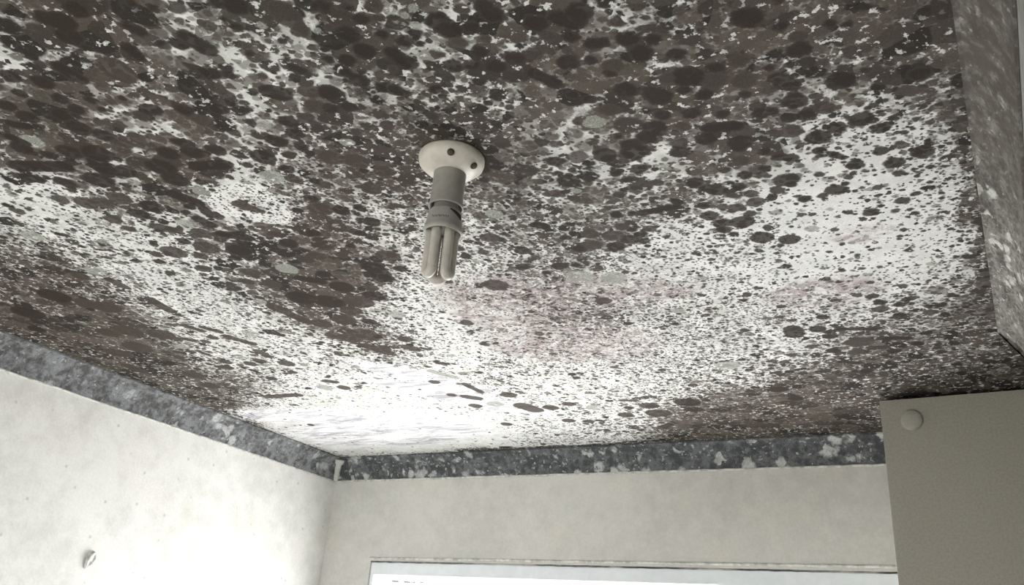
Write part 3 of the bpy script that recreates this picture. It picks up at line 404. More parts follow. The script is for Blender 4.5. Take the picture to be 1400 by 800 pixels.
class NT:
    """small node-graph writer"""
    def __init__(s, name, rough=0.8, spec=0.3):
        s.m = bpy.data.materials.new(name); s.m.use_nodes = True; s.t = s.m.node_tree; s.n = s.t.nodes; s.l = s.t.links
        s.b = s.n['Principled BSDF']; s.b.inputs['Roughness'].default_value = rough; s.b.inputs['Specular IOR Level'].default_value = spec
        s.tc = s.n.new('ShaderNodeTexCoord').outputs['Object']
    def put(s, sock, v):
        if hasattr(v, 'links') or hasattr(v, 'is_output'): s.l.new(v, sock)
        else:
            if isinstance(v, tuple) and len(v) == 3 and sock.type == 'RGBA': v = v+(1,)
            sock.default_value = v
    def math(s, op, a, b=0.0, c=0.0, clamp=False):
        n = s.n.new('ShaderNodeMath'); n.operation = op; n.use_clamp = clamp
        s.put(n.inputs[0], a); s.put(n.inputs[1], b)
        if op in ('MULTIPLY_ADD',): s.put(n.inputs[2], c)
        return n.outputs[0]
    def step(s, x, lo, hi, a=0.0, b=1.0):
        n = s.n.new('ShaderNodeMapRange'); n.interpolation_type = 'SMOOTHSTEP'
        s.put(n.inputs[0], x); s.put(n.inputs[1], lo); s.put(n.inputs[2], hi); s.put(n.inputs[3], a); s.put(n.inputs[4], b)
        return n.outputs[0]
    def mix(s, f, a, b, mode='MIX'):
        n = s.n.new('ShaderNodeMix'); n.data_type = 'RGBA'; n.blend_type = mode
        s.put(n.inputs[0], f); s.put(n.inputs[6], a); s.put(n.inputs[7], b); return n.outputs[2]
    def noise(s, scale, detail=4, rough=0.6, vec=None, dist=0.0, dim='3D'):
        n = s.n.new('ShaderNodeTexNoise'); n.noise_dimensions = dim
        n.inputs['Scale'].default_value = scale; n.inputs['Detail'].default_value = detail; n.inputs['Roughness'].default_value = rough
        n.inputs['Distortion'].default_value = dist
        s.l.new(vec if vec is not None else s.tc, n.inputs['Vector']); return n.outputs['Fac'], n.outputs['Color']
    def voro(s, scale, vec=None, rand=1.0, dim='2D', feature='F1'):
        n = s.n.new('ShaderNodeTexVoronoi'); n.voronoi_dimensions = dim; n.feature = feature
        n.inputs['Scale'].default_value = scale; n.inputs['Randomness'].default_value = rand
        s.l.new(vec if vec is not None else s.tc, n.inputs['Vector']); return n.outputs['Distance'], n.outputs['Color']
    def vmath(s, op, a, b):
        n = s.n.new('ShaderNodeVectorMath'); n.operation = op; s.put(n.inputs[0], a); s.put(n.inputs[1], b); return n.outputs[0]
    def scalev(s, a, f):
        n = s.n.new('ShaderNodeVectorMath'); n.operation = 'SCALE'; s.put(n.inputs[0], a); n.inputs['Scale'].default_value = f; return n.outputs[0]
    def sep(s, c):
        n = s.n.new('ShaderNodeSeparateColor'); s.l.new(c, n.inputs[0]); return n.outputs
    def sepxyz(s, c):
        n = s.n.new('ShaderNodeSeparateXYZ'); s.l.new(c, n.inputs[0]); return n.outputs
    def attr(s, name):
        n = s.n.new('ShaderNodeAttribute'); n.attribute_name = name; return n.outputs['Color'], n.outputs['Alpha']
    def bump(s, h, strength, dist):
        n = s.n.new('ShaderNodeBump'); n.inputs['Strength'].default_value = strength; n.inputs['Distance'].default_value = dist
        s.l.new(h, n.inputs['Height']); s.l.new(n.outputs[0], s.b.inputs['Normal'])
    def out(s, col, rough=None):
        s.put(s.b.inputs['Base Color'], col)
        if rough is not None: s.put(s.b.inputs['Roughness'], rough)
        return s.m

# ---------------------------------------------------------------- materials
PAINT = (0.79, 0.79, 0.765)
GREEN_DARK = (0.048, 0.046, 0.037); BROWN_DARK = (0.041, 0.030, 0.0235)
BLACK_MOULD = (0.024, 0.021, 0.017); GREEN_MID = (0.110, 0.108, 0.090); BROWN_MID = (0.092, 0.072, 0.059)

def ceiling_material():
    s = NT('mouldy_ceiling_paint', 0.9, 0.15)
    A, a3 = s.attr('mould_layers'); a = s.sep(A)
    Bc, brown = s.attr('mould_spots'); b = s.sep(Bc)      # r dark spot distance, g tone, b haze
    Cc, pink = s.attr('mould_smears'); c = s.sep(Cc)      # r light spot distance, g wiped area, b pale bare spots
    nf, nc = s.noise(55, 3, 0.6)
    nf2, nc2 = s.noise(170, 3, 0.6)
    off = s.vmath('SUBTRACT', nc, (0.5, 0.5, 0.5)); off2 = s.vmath('SUBTRACT', nc2, (0.5, 0.5, 0.5))
    P = s.vmath('ADD', s.tc, s.vmath('ADD', s.scalev(off, 0.007), s.scalev(off2, 0.0040)))
    fine, _ = s.noise(420, 3, 0.7)
    blot, _ = s.noise(26, 4, 0.65)
    big, _ = s.noise(7, 3, 0.6)
    # paint
    col = s.mix(s.step(blot, 0.35, 0.75), PAINT, (0.70, 0.72, 0.69))
    # wiped, smeared plaster near the window corner
    sm_vec = s.n.new('ShaderNodeMapping'); s.l.new(s.tc, sm_vec.inputs[0]); sm_vec.inputs['Rotation'].default_value = (0, 0, 0.75); sm_vec.inputs['Scale'].default_value = (9, 34, 1)
    sm, _ = s.noise(1.0, 5, 0.65, sm_vec.outputs[0], 1.2)
    wipe_col = s.mix(s.step(sm, 0.40, 0.66), (0.80, 0.80, 0.81), (0.40, 0.39, 0.42))
    col = s.mix(c[1], col, wipe_col)
    # thin grey film of growth between the spots
    dens = s.step(c[2], 0.50, 0.97)
    film = s.math('MULTIPLY', s.math('ADD', b[2], s.math('MULTIPLY', dens, 0.7), clamp=True), s.step(s.math('ADD', s.math('MULTIPLY', fine, 0.55), s.math('MULTIPLY', blot, 0.6)), 0.42, 0.68), clamp=True)
    film_col = s.mix(brown, (0.30, 0.305, 0.275), (0.27, 0.238, 0.215))
    film_col = s.mix(dens, film_col, s.mix(brown, (0.115, 0.115, 0.096), (0.095, 0.076, 0.062)))
    col = s.mix(s.math('MULTIPLY', film, 0.95, clamp=True), col, film_col)
    # pinkish smears where paint has been rubbed
    psm, _ = s.noise(22, 5, 0.7, None, 1.5)
    col = s.mix(s.math('MULTIPLY', pink, s.step(psm, 0.40, 0.62)), col, (0.36, 0.305, 0.295))
    # four octaves of round colonies
    for k, (sc, pk, lo, hi, offx) in enumerate(((190, a3, 0.26, 0.34, 3.1), (95, a[2], 0.24, 0.42, 1.7), (46, a[1], 0.24, 0.44, 7.3), (24, a[0], 0.26, 0.44, 5.9))):
        v = s.vmath('ADD', P, (offx, offx*0.7, 0.0))
        d, rc = s.voro(sc, v); r = s.sep(rc)
        rad = s.math('ADD', s.math('MULTIPLY_ADD', r[0], hi-lo+0.12, lo), s.math('MULTIPLY', dens, 0.14))
        soft = (0.16, 0.13, 0.10, 0.07)[k]
        m = s.step(s.math('SUBTRACT', d, rad), -soft, soft, 1.0, 0.0)
        on = s.math('LESS_THAN', r[1], pk)
        op = s.step(r[2], 0.0, 0.6, 0.62, 0.97)
        m = s.math('MULTIPLY', s.math('MULTIPLY', m, on), op)
        mid = s.mix(brown, GREEN_MID, BROWN_MID); dk = s.mix(brown, GREEN_DARK, BROWN_DARK)
        t = s.mix(s.step(r[2], 0.15, 0.85), mid, dk)
        t = s.mix(s.math('MULTIPLY', s.math('GREATER_THAN', r[2], 0.80), 0.7), t, BLACK_MOULD)
        col = s.mix(m, col, t)
    psm2, _ = s.noise(30, 5, 0.7, s.vmath('ADD', s.tc, (2.0, 6.0, 0.0)), 1.8)
    col = s.mix(s.math('MULTIPLY', s.math('MULTIPLY', pink, s.step(psm2, 0.44, 0.60)), 0.72), col, s.mix(s.step(psm, 0.4, 0.6), (0.60, 0.56, 0.55), (0.36, 0.315, 0.305)))
    # individual colonies: translucent, then dark
    edge = s.math('ADD', s.math('MULTIPLY', s.math('SUBTRACT', nf2, 0.5), 0.0065), s.math('MULTIPLY', s.math('SUBTRACT', nf, 0.5), 0.011))
    dl = s.math('ADD', c[0], edge)
    ml = s.step(dl, -0.0012, 0.0012, 1.0, 0.0)
    lt = s.mix(s.step(fine, 0.3, 0.7), (0.23, 0.235, 0.205), (0.36, 0.365, 0.33))
    col = s.mix(s.math('MULTIPLY', ml, 0.78), col, lt)
    dd = s.math('ADD', b[0], edge)
    md = s.step(dd, -0.0014, 0.0018, 1.0, 0.0)
    ring = s.step(dd, -0.004, -0.001, 0.0, 0.22)
    dcol = s.mix(b[1], s.mix(brown, (0.034, 0.029, 0.023), (0.030, 0.0215, 0.0165)), s.mix(brown, (0.064, 0.060, 0.049), (0.055, 0.041, 0.033)))
    dcol = s.mix(ring, dcol, s.mix(brown, GREEN_MID, BROWN_MID))
    col = s.mix(s.math('MULTIPLY', md, 0.94), col, dcol)
    # small bare flecks left between colonies
    fl, _ = s.noise(85, 3, 0.62, s.vmath('ADD', s.tc, (9.0, 4.0, 0.0)))
    bare = s.math('MULTIPLY', s.math('MULTIPLY', s.step(fl, 0.575, 0.63), s.step(big, 0.40, 0.56, 0.12, 1.0)), s.math('SUBTRACT', 1.0, md))
    col = s.mix(s.math('MULTIPLY', bare, 0.75), col, PAINT)
    # grain
    g = s.step(fine, 0.25, 0.75, 0.78, 1.2)
    gc = s.n.new('ShaderNodeCombineColor'); [s.l.new(g, gc.inputs[i]) for i in range(3)]
    col = s.mix(1.0, col, gc.outputs[0], 'MULTIPLY')
    s.bump(s.math('ADD', s.math('MULTIPLY', blot, 0.7), s.math('MULTIPLY', fine, 0.15)), 0.25, 0.004)
    return s.out(col)

def cornice_material(name, dark, mid, pale, pale_amt, stretch, mott=(0.38, 0.62)):
    s = NT(name, 0.85, 0.2)
    mp = s.n.new('ShaderNodeMapping'); s.l.new(s.tc, mp.inputs[0]); mp.inputs['Scale'].default_value = stretch
    v = mp.outputs[0]
    n1, nc = s.noise(16, 5, 0.7, v); n2, _ = s.noise(60, 5, 0.7, v); n3, _ = s.noise(260, 3, 0.7); n4, _ = s.noise(5, 2, 0.5, v)
    P = s.vmath('ADD', v, s.scalev(s.vmath('SUBTRACT', nc, (0.5, 0.5, 0.5)), 0.06))
    col = s.mix(s.step(s.math('ADD', s.math('MULTIPLY', n1, 0.5), s.math('MULTIPLY', n2, 0.5)), *mott), dark, mid)
    # pale worn patches, then dark round colonies
    d, rc = s.voro(30, P, 1.0, '3D'); r = s.sep(rc)
    lim = s.math('MULTIPLY', s.step(n4, 0.35, 0.65, 0.35, 1.6), pale_amt)
    m = s.math('MULTIPLY', s.step(s.math('SUBTRACT', d, s.math('MULTIPLY_ADD', r[0], 0.30, 0.22)), -0.16, 0.16, 1, 0), s.math('LESS_THAN', r[1], lim))
    col = s.mix(s.math('MULTIPLY', m, s.step(n2, 0.3, 0.6, 0.5, 0.95)), col, pale)
    d, rc = s.voro(48, s.vmath('ADD', P, (3.3, 1.2, 0.4)), 1.0, '3D'); r = s.sep(rc)
    m = s.math('MULTIPLY', s.step(s.math('SUBTRACT', d, s.math('MULTIPLY_ADD', r[0], 0.25, 0.22)), -0.08, 0.08, 1, 0), s.math('LESS_THAN', r[1], 0.34))
    col = s.mix(s.math('MULTIPLY', m, 0.7), col, dark)
    d, rc = s.voro(110, P, 1.0, '3D'); r = s.sep(rc)
    m = s.math('MULTIPLY', s.step(s.math('SUBTRACT', d, s.math('MULTIPLY_ADD', r[0], 0.25, 0.2)), -0.1, 0.1, 1, 0), s.math('LESS_THAN', r[1], pale_amt*0.7))
    col = s.mix(s.math('MULTIPLY', m, 0.6), col, pale)
    g = s.step(n3, 0.25, 0.75, 0.8, 1.2)
    gc = s.n.new('ShaderNodeCombineColor'); [s.l.new(g, gc.inputs[i]) for i in range(3)]
    col = s.mix(1.0, col, gc.outputs[0], 'MULTIPLY')
    s.bump(s.math('ADD', n1, s.math('MULTIPLY', n3, 0.2)), 0.3, 0.003)
    return s, col

def wall_material(name, base, dirt, amt, warm=(0.74, 0.68, 0.55)):
    s = NT(name, 0.85, 0.2)
    n1, _ = s.noise(3.2, 6, 0.6, None, 0.4); n2, _ = s.noise(22, 6, 0.7); n3, _ = s.noise(180, 3, 0.7)
    n4, _ = s.noise(6, 3, 0.6, s.vmath('ADD', s.tc, (4.0, 2.0, 7.0)))
    f = s.step(s.math('ADD', s.math('MULTIPLY', n1, 0.55), s.math('MULTIPLY', n2, 0.45)), 0.40, 0.66)
    col = s.mix(s.math('MULTIPLY', f, amt), base, dirt)
    col = s.mix(s.step(n4, 0.50, 0.75, 0.0, 0.30), col, warm)
    d, rc = s.voro(55, None, 1.0, '3D'); r = s.sep(rc)
    sp = s.math('MULTIPLY', s.step(d, 0.12, 0.3, 1, 0), s.math('LESS_THAN', r[1], 0.07))
    col = s.mix(s.math('MULTIPLY', sp, 0.45), col, (0.42, 0.42, 0.36))
    g = s.step(n3, 0.25, 0.75, 0.95, 1.05)
    gc = s.n.new('ShaderNodeCombineColor'); [s.l.new(g, gc.inputs[i]) for i in range(3)]
    col = s.mix(1.0, col, gc.outputs[0], 'MULTIPLY')
    s.bump(s.math('ADD', n2, s.math('MULTIPLY', n3, 0.25)), 0.35, 0.0025)
    return s.out(col)

def plain(name, base, var, rough=0.5, scale=60, spec=0.4):
    s = NT(name, rough, spec)
    n, _ = s.noise(scale, 4, 0.65)
    return s.out(s.mix(s.step(n, 0.35, 0.7), base, var))

M_ceil = ceiling_material()
s, col = cornice_material('slate_mouldy_cornice', (0.070, 0.074, 0.078), (0.16, 0.166, 0.172), (0.56, 0.57, 0.56), 0.36, (1, 1, 1), (0.43, 0.58))
# the pale lip where the cornice meets the wall, clean of growth
M_corn_back = s.out(col)
s, col = cornice_material('cloudy_mouldy_cornice', (0.085, 0.085, 0.085), (0.25, 0.258, 0.265), (0.48, 0.49, 0.50), 0.20, (1, 1, 1), (0.40, 0.60))
M_corn_left = s.out(col)
s, col = cornice_material('streaked_mouldy_cornice', (0.060, 0.055, 0.047), (0.25, 0.245, 0.22), (0.55, 0.55, 0.51), 0.25, (2.2, 1.0, 2.2), (0.36, 0.62))
yy = s.sepxyz(s.tc)[1]
nn, _ = s.noise(9, 4, 0.6); nm, _ = s.noise(38, 4, 0.7)
grown = s.math('MULTIPLY', s.step(s.math('ADD', yy, s.math('MULTIPLY', nn, 0.25)), 0.98, 1.40, 1.0, 0.0), s.step(nm, 0.42, 0.66, 1.0, 0.35))
M_corn_right = s.out(s.mix(s.math('MULTIPLY', grown, 0.95), col, (0.072, 0.062, 0.052)))
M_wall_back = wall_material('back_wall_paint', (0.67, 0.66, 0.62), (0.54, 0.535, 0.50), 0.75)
M_wall_left = wall_material('lit_left_wall_paint', (0.86, 0.855, 0.825), (0.66, 0.655, 0.61), 0.75, (0.82, 0.80, 0.73))  # window light on the left wall painted in as a paler base
M_wall = wall_material('wall_paint', (0.62, 0.62, 0.58), (0.5, 0.5, 0.46), 0.6)
M_wall_dark = wall_material('shaded_wall_paint', (0.30, 0.30, 0.28), (0.10, 0.10, 0.09), 0.9)  # right wall stands in shade; that shade is put into this darker paint
M_floor = plain('pale_vinyl_floor', (0.62, 0.61, 0.57), (0.54, 0.53, 0.50), 0.5, 12)
M_filler = plain('pale_filler', (0.66, 0.66, 0.61), (0.55, 0.55, 0.51), 0.8, 90)
M_lip = plain('cornice_lip_paint', (0.74, 0.74, 0.70), (0.42, 0.42, 0.40), 0.8, 60)
M_frame = plain('window_frame_plastic', (0.86, 0.90, 0.93), (0.80, 0.84, 0.87), 0.35, 30)
M_sash = plain('window_sash_plastic', (0.90, 0.92, 0.93), (0.84, 0.86, 0.88), 0.35, 30)
M_seal = plain('dirty_window_sealant', (0.06, 0.06, 0.06), (0.42, 0.41, 0.38), 0.7, 9)
M_rub = plain('black_rubber', (0.03, 0.03, 0.03), (0.05, 0.05, 0.05), 0.6, 60)
M_sill = plain('window_sill_paint', (0.78, 0.80, 0.80), (0.7, 0.7, 0.7), 0.4, 30)
M_hold = plain('aged_cream_plastic', (0.66, 0.63, 0.56), (0.56, 0.52, 0.45), 0.38, 40)
M_sleeve = plain('shaded_grimy_plastic', (0.36, 0.345, 0.315), (0.31, 0.295, 0.265), 0.42, 70)  # shade on the sleeve, with some grime, painted in as darker grey
M_tube = plain('dusty_phosphor_glass', (0.62, 0.585, 0.53), (0.54, 0.50, 0.45), 0.3, 90)
M_base = plain('white_bulb_plastic', (0.42, 0.415, 0.385), (0.36, 0.35, 0.32), 0.4, 60)
M_hole = plain('screw_hole_brown', (0.05, 0.045, 0.03), (0.09, 0.08, 0.055), 0.7, 200)
M_ink = plain('black_print', (0.022, 0.022, 0.02), (0.04, 0.04, 0.035), 0.6, 200)
M_metal = plain('brass_cap', (0.55, 0.45, 0.25), (0.45, 0.36, 0.2), 0.35, 60); M_metal.node_tree.nodes['Principled BSDF'].inputs['Metallic'].default_value = 0.9
M_cab = plain('grey_brown_melamine', (0.345, 0.325, 0.28), (0.285, 0.268, 0.23), 0.55, 240, 0.3)
M_cap = plain('cream_cover_cap', (0.35, 0.335, 0.285), (0.31, 0.295, 0.25), 0.5, 120)
M_chip = plain('fresh_plaster', (0.80, 0.80, 0.77), (0.45, 0.45, 0.42), 0.9, 70)
g = bpy.data.materials.new('window_glass'); g.use_nodes = True; gn = g.node_tree; gn.nodes.clear()
go = gn.nodes.new('ShaderNodeOutputMaterial'); gm = gn.nodes.new('ShaderNodeMixShader'); gt = gn.nodes.new('ShaderNodeBsdfTransparent'); gg = gn.nodes.new('ShaderNodeBsdfGlossy')
gg.inputs['Roughness'].default_value = 0.02; gt.inputs[0].default_value = (0.975, 0.975, 0.98, 1); gm.inputs[0].default_value = 0.06
gn.links.new(gt.outputs[0], gm.inputs[1]); gn.links.new(gg.outputs[0], gm.inputs[2]); gn.links.new(gm.outputs[0], go.inputs[0]); M_glass = g

# ---------------------------------------------------------------- room shell
XL, XR, YB, YF, ZC = -1.945, 0.046, 2.28, -1.7, CAM_Z+0.6
T = 0.22
CW, CH = 0.046, 0.067          # cornice projection and drop
WX0, WX1, WZ0, WZ1 = -1.757, -0.215, 1.02, CAM_Z+0.286

struct(obj('floor', box(bmesh.new(), XL-T, XR+T, YF-T, YB+T, -0.1, 0.0), M_floor))
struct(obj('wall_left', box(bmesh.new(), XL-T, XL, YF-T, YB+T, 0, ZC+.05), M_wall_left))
struct(obj('wall_right', box(bmesh.new(), XR, XR+T, YF-T, YB+T, 0, ZC+.05), M_wall_dark))
bm = bmesh.new()
box(bm, XL, WX0, YB, YB+T, 0, ZC+.05); box(bm, WX1, XR, YB, YB+T, 0, ZC+.05)
box(bm, WX0, WX1, YB, YB+T, 0, WZ0); box(bm, WX0, WX1, YB, YB+T, WZ1, ZC+.05)
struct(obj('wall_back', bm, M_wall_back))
DX0, DX1, DZ = -1.5, -0.6, 2.05
bm = bmesh.new()
box(bm, XL, DX0, YF-T, YF, 0, ZC+.05); box(bm, DX1, XR, YF-T, YF, 0, ZC+.05); box(bm, DX0, DX1, YF-T, YF, DZ, ZC+.05)
struct(obj('wall_front', bm, M_wall))

# ceiling: a fine grid whose point attributes carry the growth pattern of the real ceiling
def build_ceiling():
    xs = np.concatenate([np.arange(XL-0.02, XR+0.02, 0.003)])
    ys = np.concatenate([np.linspace(YF-0.02, 0.28, 60)[:-1], np.arange(0.28, YB+0.021, 0.003)])
    nx, ny = len(xs), len(ys)
    X, Y = np.meshgrid(xs, ys)
    co = np.stack([X, Y, np.full_like(X, ZC)], -1).reshape(-1, 3).astype(np.float32)
    me = bpy.data.meshes.new('ceiling')
    idx = np.arange(nx*ny).reshape(ny, nx)
    q = np.stack([idx[:-1, :-1], idx[1:, :-1], idx[1:, 1:], idx[:-1, 1:]], -1).reshape(-1, 4).astype(np.int32)
    me.vertices.add(nx*ny); me.vertices.foreach_set('co', co.ravel())
    me.loops.add(q.size); me.loops.foreach_set('vertex_index', q.ravel())
    me.polygons.add(len(q)); me.polygons.foreach_set('loop_start', np.arange(0, q.size, 4, dtype=np.int32))
    me.update(calc_edges=True)
    # coarse maps in room coordinates
    def smp(key):
        Mx = np.array(MOULD_MAPS[key], float)/6.0
        u = np.clip((X+2.0)/0.05, 0, Mx.shape[1]-1.001); v = np.clip((Y-0.3)/0.05, 0, Mx.shape[0]-1.001)
        i = u.astype(int); j = v.astype(int); a = u-i; b = v-j
        return (Mx[j, i]*(1-a)+Mx[j, i+1]*a)*(1-b)+(Mx[j+1, i]*(1-a)+Mx[j+1, i+1]*a)*b
    Cv, Sz, Hz, Br = smp('C'), smp('S'), smp('H'), smp('B')
    edge_d = np.minimum(np.minimum(XR-CW-X, X-XL-CW), YB-CW-Y)+0.008*np.sin(X*23+np.sin(Y*31))+0.006*np.sin(Y*47+X*13)
    Cv = np.maximum(Cv, 7.6*np.clip(1.3-edge_d/0.036, 0, 1)*np.where((X < -1.45) & (Y > 1.95), 0.5, 1))
    cov = np.clip(np.interp(Cv, [0, 1, 2, 4, 6, 8, 9], [0.0, 0.03, 0.12, 0.36, 0.62, 0.86, 0.97]), 0, 0.975)
    mu = np.interp(Sz, [0, 9], [3.6, -0.6])
    w = np.stack([np.exp(-((mu-k)/1.0)**2/1.6) for k in range(4)], -1)
    w[..., 3] += 0.12
    lo = np.zeros_like(cov); hi = np.full_like(cov, 40.0)
    for _ in range(30):
        m = (lo+hi)/2
        p = np.minimum(1, w*m[..., None])
        c = 1-np.prod(1-0.44*p, -1)
        lo = np.where(c < cov, m, lo); hi = np.where(c < cov, hi, m)
    p = np.minimum(1, w*lo[..., None])
    sd = np.full((ny, nx), 0.05); tone = np.zeros((ny, nx)); sl = np.full((ny, nx), 0.05)
    for ax, ay, bx, by, r, t in MOULD_SPOTS:
        ax, ay, bx, by, r = ax/1000, ay/1000, bx/1000, by/1000, r/1000
        R = r+0.03
        i0, i1 = np.searchsorted(xs, [min(ax, bx)-R, max(ax, bx)+R]); j0, j1 = np.searchsorted(ys, [min(ay, by)-R, max(ay, by)+R])
        if i1 <= i0 or j1 <= j0: continue
        sx, sy = X[j0:j1, i0:i1], Y[j0:j1, i0:i1]
        dx, dy = bx-ax, by-ay; L = dx*dx+dy*dy
        h = np.clip(((sx-ax)*dx+(sy-ay)*dy)/L, 0, 1) if L > 1e-9 else 0
        d = np.hypot(sx-ax-h*dx, sy-ay-h*dy)-r
        if t >= 2:
            sl[j0:j1, i0:i1] = np.minimum(sl[j0:j1, i0:i1], d)
        else:
            cur = sd[j0:j1, i0:i1]; k = d < cur
            tone[j0:j1, i0:i1] = np.where(k, t, tone[j0:j1, i0:i1]); sd[j0:j1, i0:i1] = np.minimum(cur, d)
    def blob(cx, cy, rx, ry, rot, soft=0.35):
        c_, s_ = math.cos(rot), math.sin(rot)
        u = ((X-cx)*c_+(Y-cy)*s_)/rx; v = (-(X-cx)*s_+(Y-cy)*c_)/ry
        return np.clip((1-np.hypot(u, v))/soft, 0, 1)
    wipe = np.zeros_like(X)
    for bl in WIPES: wipe = np.maximum(wipe, blob(*bl))
    pink = np.zeros_like(X)
    for bl in PINKS: pink = np.maximum(pink, blob(*bl))
    # one colony seen as a bare disc peppered with fine dots, densest in its middle
    for cx, cy, rr in DISCS:
        q = np.hypot(X-cx, Y-cy)/rr+0.10*np.sin(3*np.arctan2(Y-cy, X-cx)+1)
        k = np.clip((1.05-q)/0.18, 0, 1); core = np.clip((0.5-q)/0.4, 0, 1)
        tgt = np.stack([0*q, 0*q, 0.10+0.5*core, 0.62+0.38*core], -1)
        p = p*(1-k[..., None])+tgt*k[..., None]; cov = cov*(1-k)+0.2*k; Hz = Hz*(1-k)+k*(1.0+6.5*core)
        sd = np.where((k > 0.3) & (q > 0.42), np.maximum(sd, 0.006), sd)
    p = p*(1-0.9*wipe[..., None])
    haze = Hz/9*(1-wipe)
    def put(name, arrs):
        at = me.attributes.new(name, 'FLOAT_COLOR', 'POINT')
        at.data.foreach_set('color', np.stack(arrs, -1).astype(np.float32).ravel())
    put('mould_layers', [p[..., 0], p[..., 1], p[..., 2], p[..., 3]])
    put('mould_spots', [sd, tone, haze, np.clip(Br/9, 0, 1)])
    put('mould_smears', [sl, wipe, cov*(1-wipe), pink])
    me.materials.append(M_ceil)
    o = bpy.data.objects.new('ceiling', me); C.objects.link(o)
    return struct(o)
build_ceiling()

# cornices: a shallow cove with a small step at each edge
def cornice(name, mat, path_axis, a0, a1, place, mitre0=0, mitre1=0):
    prof = [(0.0, 0.0), (0.0, -0.004)]
    for i in range(9):
        t = i/8; x = t*1.0
        sag = 0.006*math.sin(math.pi*t)
        prof.append((0.004+(CW-0.008)*t+sag*0.8, -0.005-(CH-0.010)*t+sag*0.6))
    prof += [(CW-0.003, -CH), (CW, -CH)]           # u from ceiling edge (0) to wall (CW)
    bm = bmesh.new(); n = 120; rows = []
    for k in range(n+1):
        t = k/n; r = []
        for u, z in prof:
            inset = CW-u
            s0 = a0+mitre0*inset; s1 = a1-mitre1*inset
            a = s0+(s1-s0)*t
            wob = 0.0010*math.sin(a*37+u*90)+0.0008*math.sin(a*91+2)
            r.append(bm.verts.new(place(a, u, z+(wob if 0.004 < u < CW-0.004 else 0))))
        rows.append(r)
    for p_, q_ in zip(rows, rows[1:]):
        for i in range(len(prof)-1): bm.faces.new((p_[i], p_[i+1], q_[i+1], q_[i]))
    for r in (rows[0], rows[-1]):
        bm.faces.new([v for v in r])
    bmesh.ops.recalc_face_normals(bm, faces=bm.faces)
    return struct(obj(name, bm, mat))
Zt = ZC-0.0005
cornice('trim_1', M_corn_back, 'x', XL, -0.245, lambda a, u, z: (a, YB-CW+u-0.0005, Zt+z), 1, 0)
cornice('trim_2', M_corn_left, 'y', YF, YB, lambda a, u, z: (XL+CW-u+0.0005, a, Zt+z), 0, 1)
cornice('trim_3', M_corn_right, 'y', YF, 1.62, lambda a, u, z: (XR-CW+u-0.0005, a, Zt+z), 0, 0)
# thin pale bead of filler along the lower edge of the back and left cornices
random.seed(4)
def bead(name, pts, r, mat):
    return struct(obj(name, tube(bmesh.new(), pts, r, 8), mat, smooth=True))
bead('trim_4', [(XL+0.01+i*(1.685/120), YB-0.0022+random.uniform(-.0006, .0006), Zt-CH-0.001+random.uniform(-.0008, .0008)) for i in range(121)], 0.0030, M_lip)
bead('trim_5', [(XL+0.0018+random.uniform(-.0005, .0005), 0.2+i*(2.06/120), Zt-CH-0.001+random.uniform(-.0008, .0008)) for i in range(121)], 0.0024, M_lip)
# pale filler over the mitre joint in the corner
bm = bmesh.new()
pr = []
for i in range(9):
    t = i/8; w = 0.0085+0.006*max(0, 1-t*3)+0.0015*math.sin(i*2.3)
    u = 0.004+(CW-0.006)*t; z = -0.012-(CH-0.008)*t
    sag = 0.006*math.sin(math.pi*t)
    cx, cy = XL+CW-u-sag*0.8, YB-CW+u+sag*0.8
    off = 0.0035
    c = Vector((cx+off, cy-off, Zt+z+sag*0.6+0.003))
    pr.append([bm.verts.new(c+Vector((w*0.7, w*0.7, 0))*(-1)), bm.verts.new(c+Vector((0.0025, -0.0025, 0))), bm.verts.new(c+Vector((w*0.7, w*0.7, 0)))])
for a_, b_ in zip(pr, pr[1:]):
    for i in range(2): bm.faces.new((a_[i], a_[i+1], b_[i+1], b_[i]))
bmesh.ops.recalc_face_normals(bm, faces=bm.faces)
o = struct(obj('trim_6', bm, M_filler, smooth=True))
md = o.modifiers.new('thick', 'SOLIDIFY'); md.thickness = 0.003

# ---------------------------------------------------------------- window
win = struct(empty('window_1', ((WX0+WX1)/2, YB, WZ0)))
def wchild(name, bm, mat, **k):
    o = obj(name, bm, mat, win, **k); o.matrix_parent_inverse = Matrix.Translation(-win.location); return o
FY0, FY1 = YB+0.004, YB+0.065
bm = bmesh.new(); hb = 0.040
box(bm, WX0+.001, WX1-.001, FY0, FY1, WZ1-hb, WZ1-.003, 0.002); box(bm, WX0+.001, WX1-.001, FY0, FY1, WZ0+.001, WZ0+hb, 0.002)
box(bm, WX0+.001, WX0+.014, FY0, FY1, WZ0+hb, WZ1-hb, 0.001); box(bm, WX1-.04, WX1-.001, FY0, FY1, WZ0+hb, WZ1-hb, 0.002)
wchild('window_frame', bm, M_frame)
bm = bmesh.new(); xm = -0.95
box(bm, xm-.025, xm+.025, FY0+.012, FY1-.006, WZ0+hb, 1.75, 0.003)
wchild('mullion', bm, M_sash)
wchild('pane', box(bmesh.new(), WX0+.014, WX1-.04, YB+.034, YB+.038, WZ0+hb, WZ1-hb), M_glass)
# dark broken line of sealant above the frame head
bm = bmesh.new(); random.seed(9)
tube(bm, [(WX0+.002+i*((WX1-WX0-.004)/90), YB+.002, WZ1-.0016+random.uniform(-.0007, .0007)) for i in range(91)], 0.0026, 8)
wchild('sealant_strip', bm, M_seal, smooth=True)
# three small dark marks stuck on the pane
for x0, x1, dz in ((-1.692, -1.668, 0), (-1.648, -1.606, -.001), (-1.592, -1.576, -.001)):
    wchild('pane_mark', box(bmesh.new(), x0, x1, YB+.0315, YB+.0340, WZ1-.056+dz, WZ1-.0525+dz, 0.0005), M_rub)
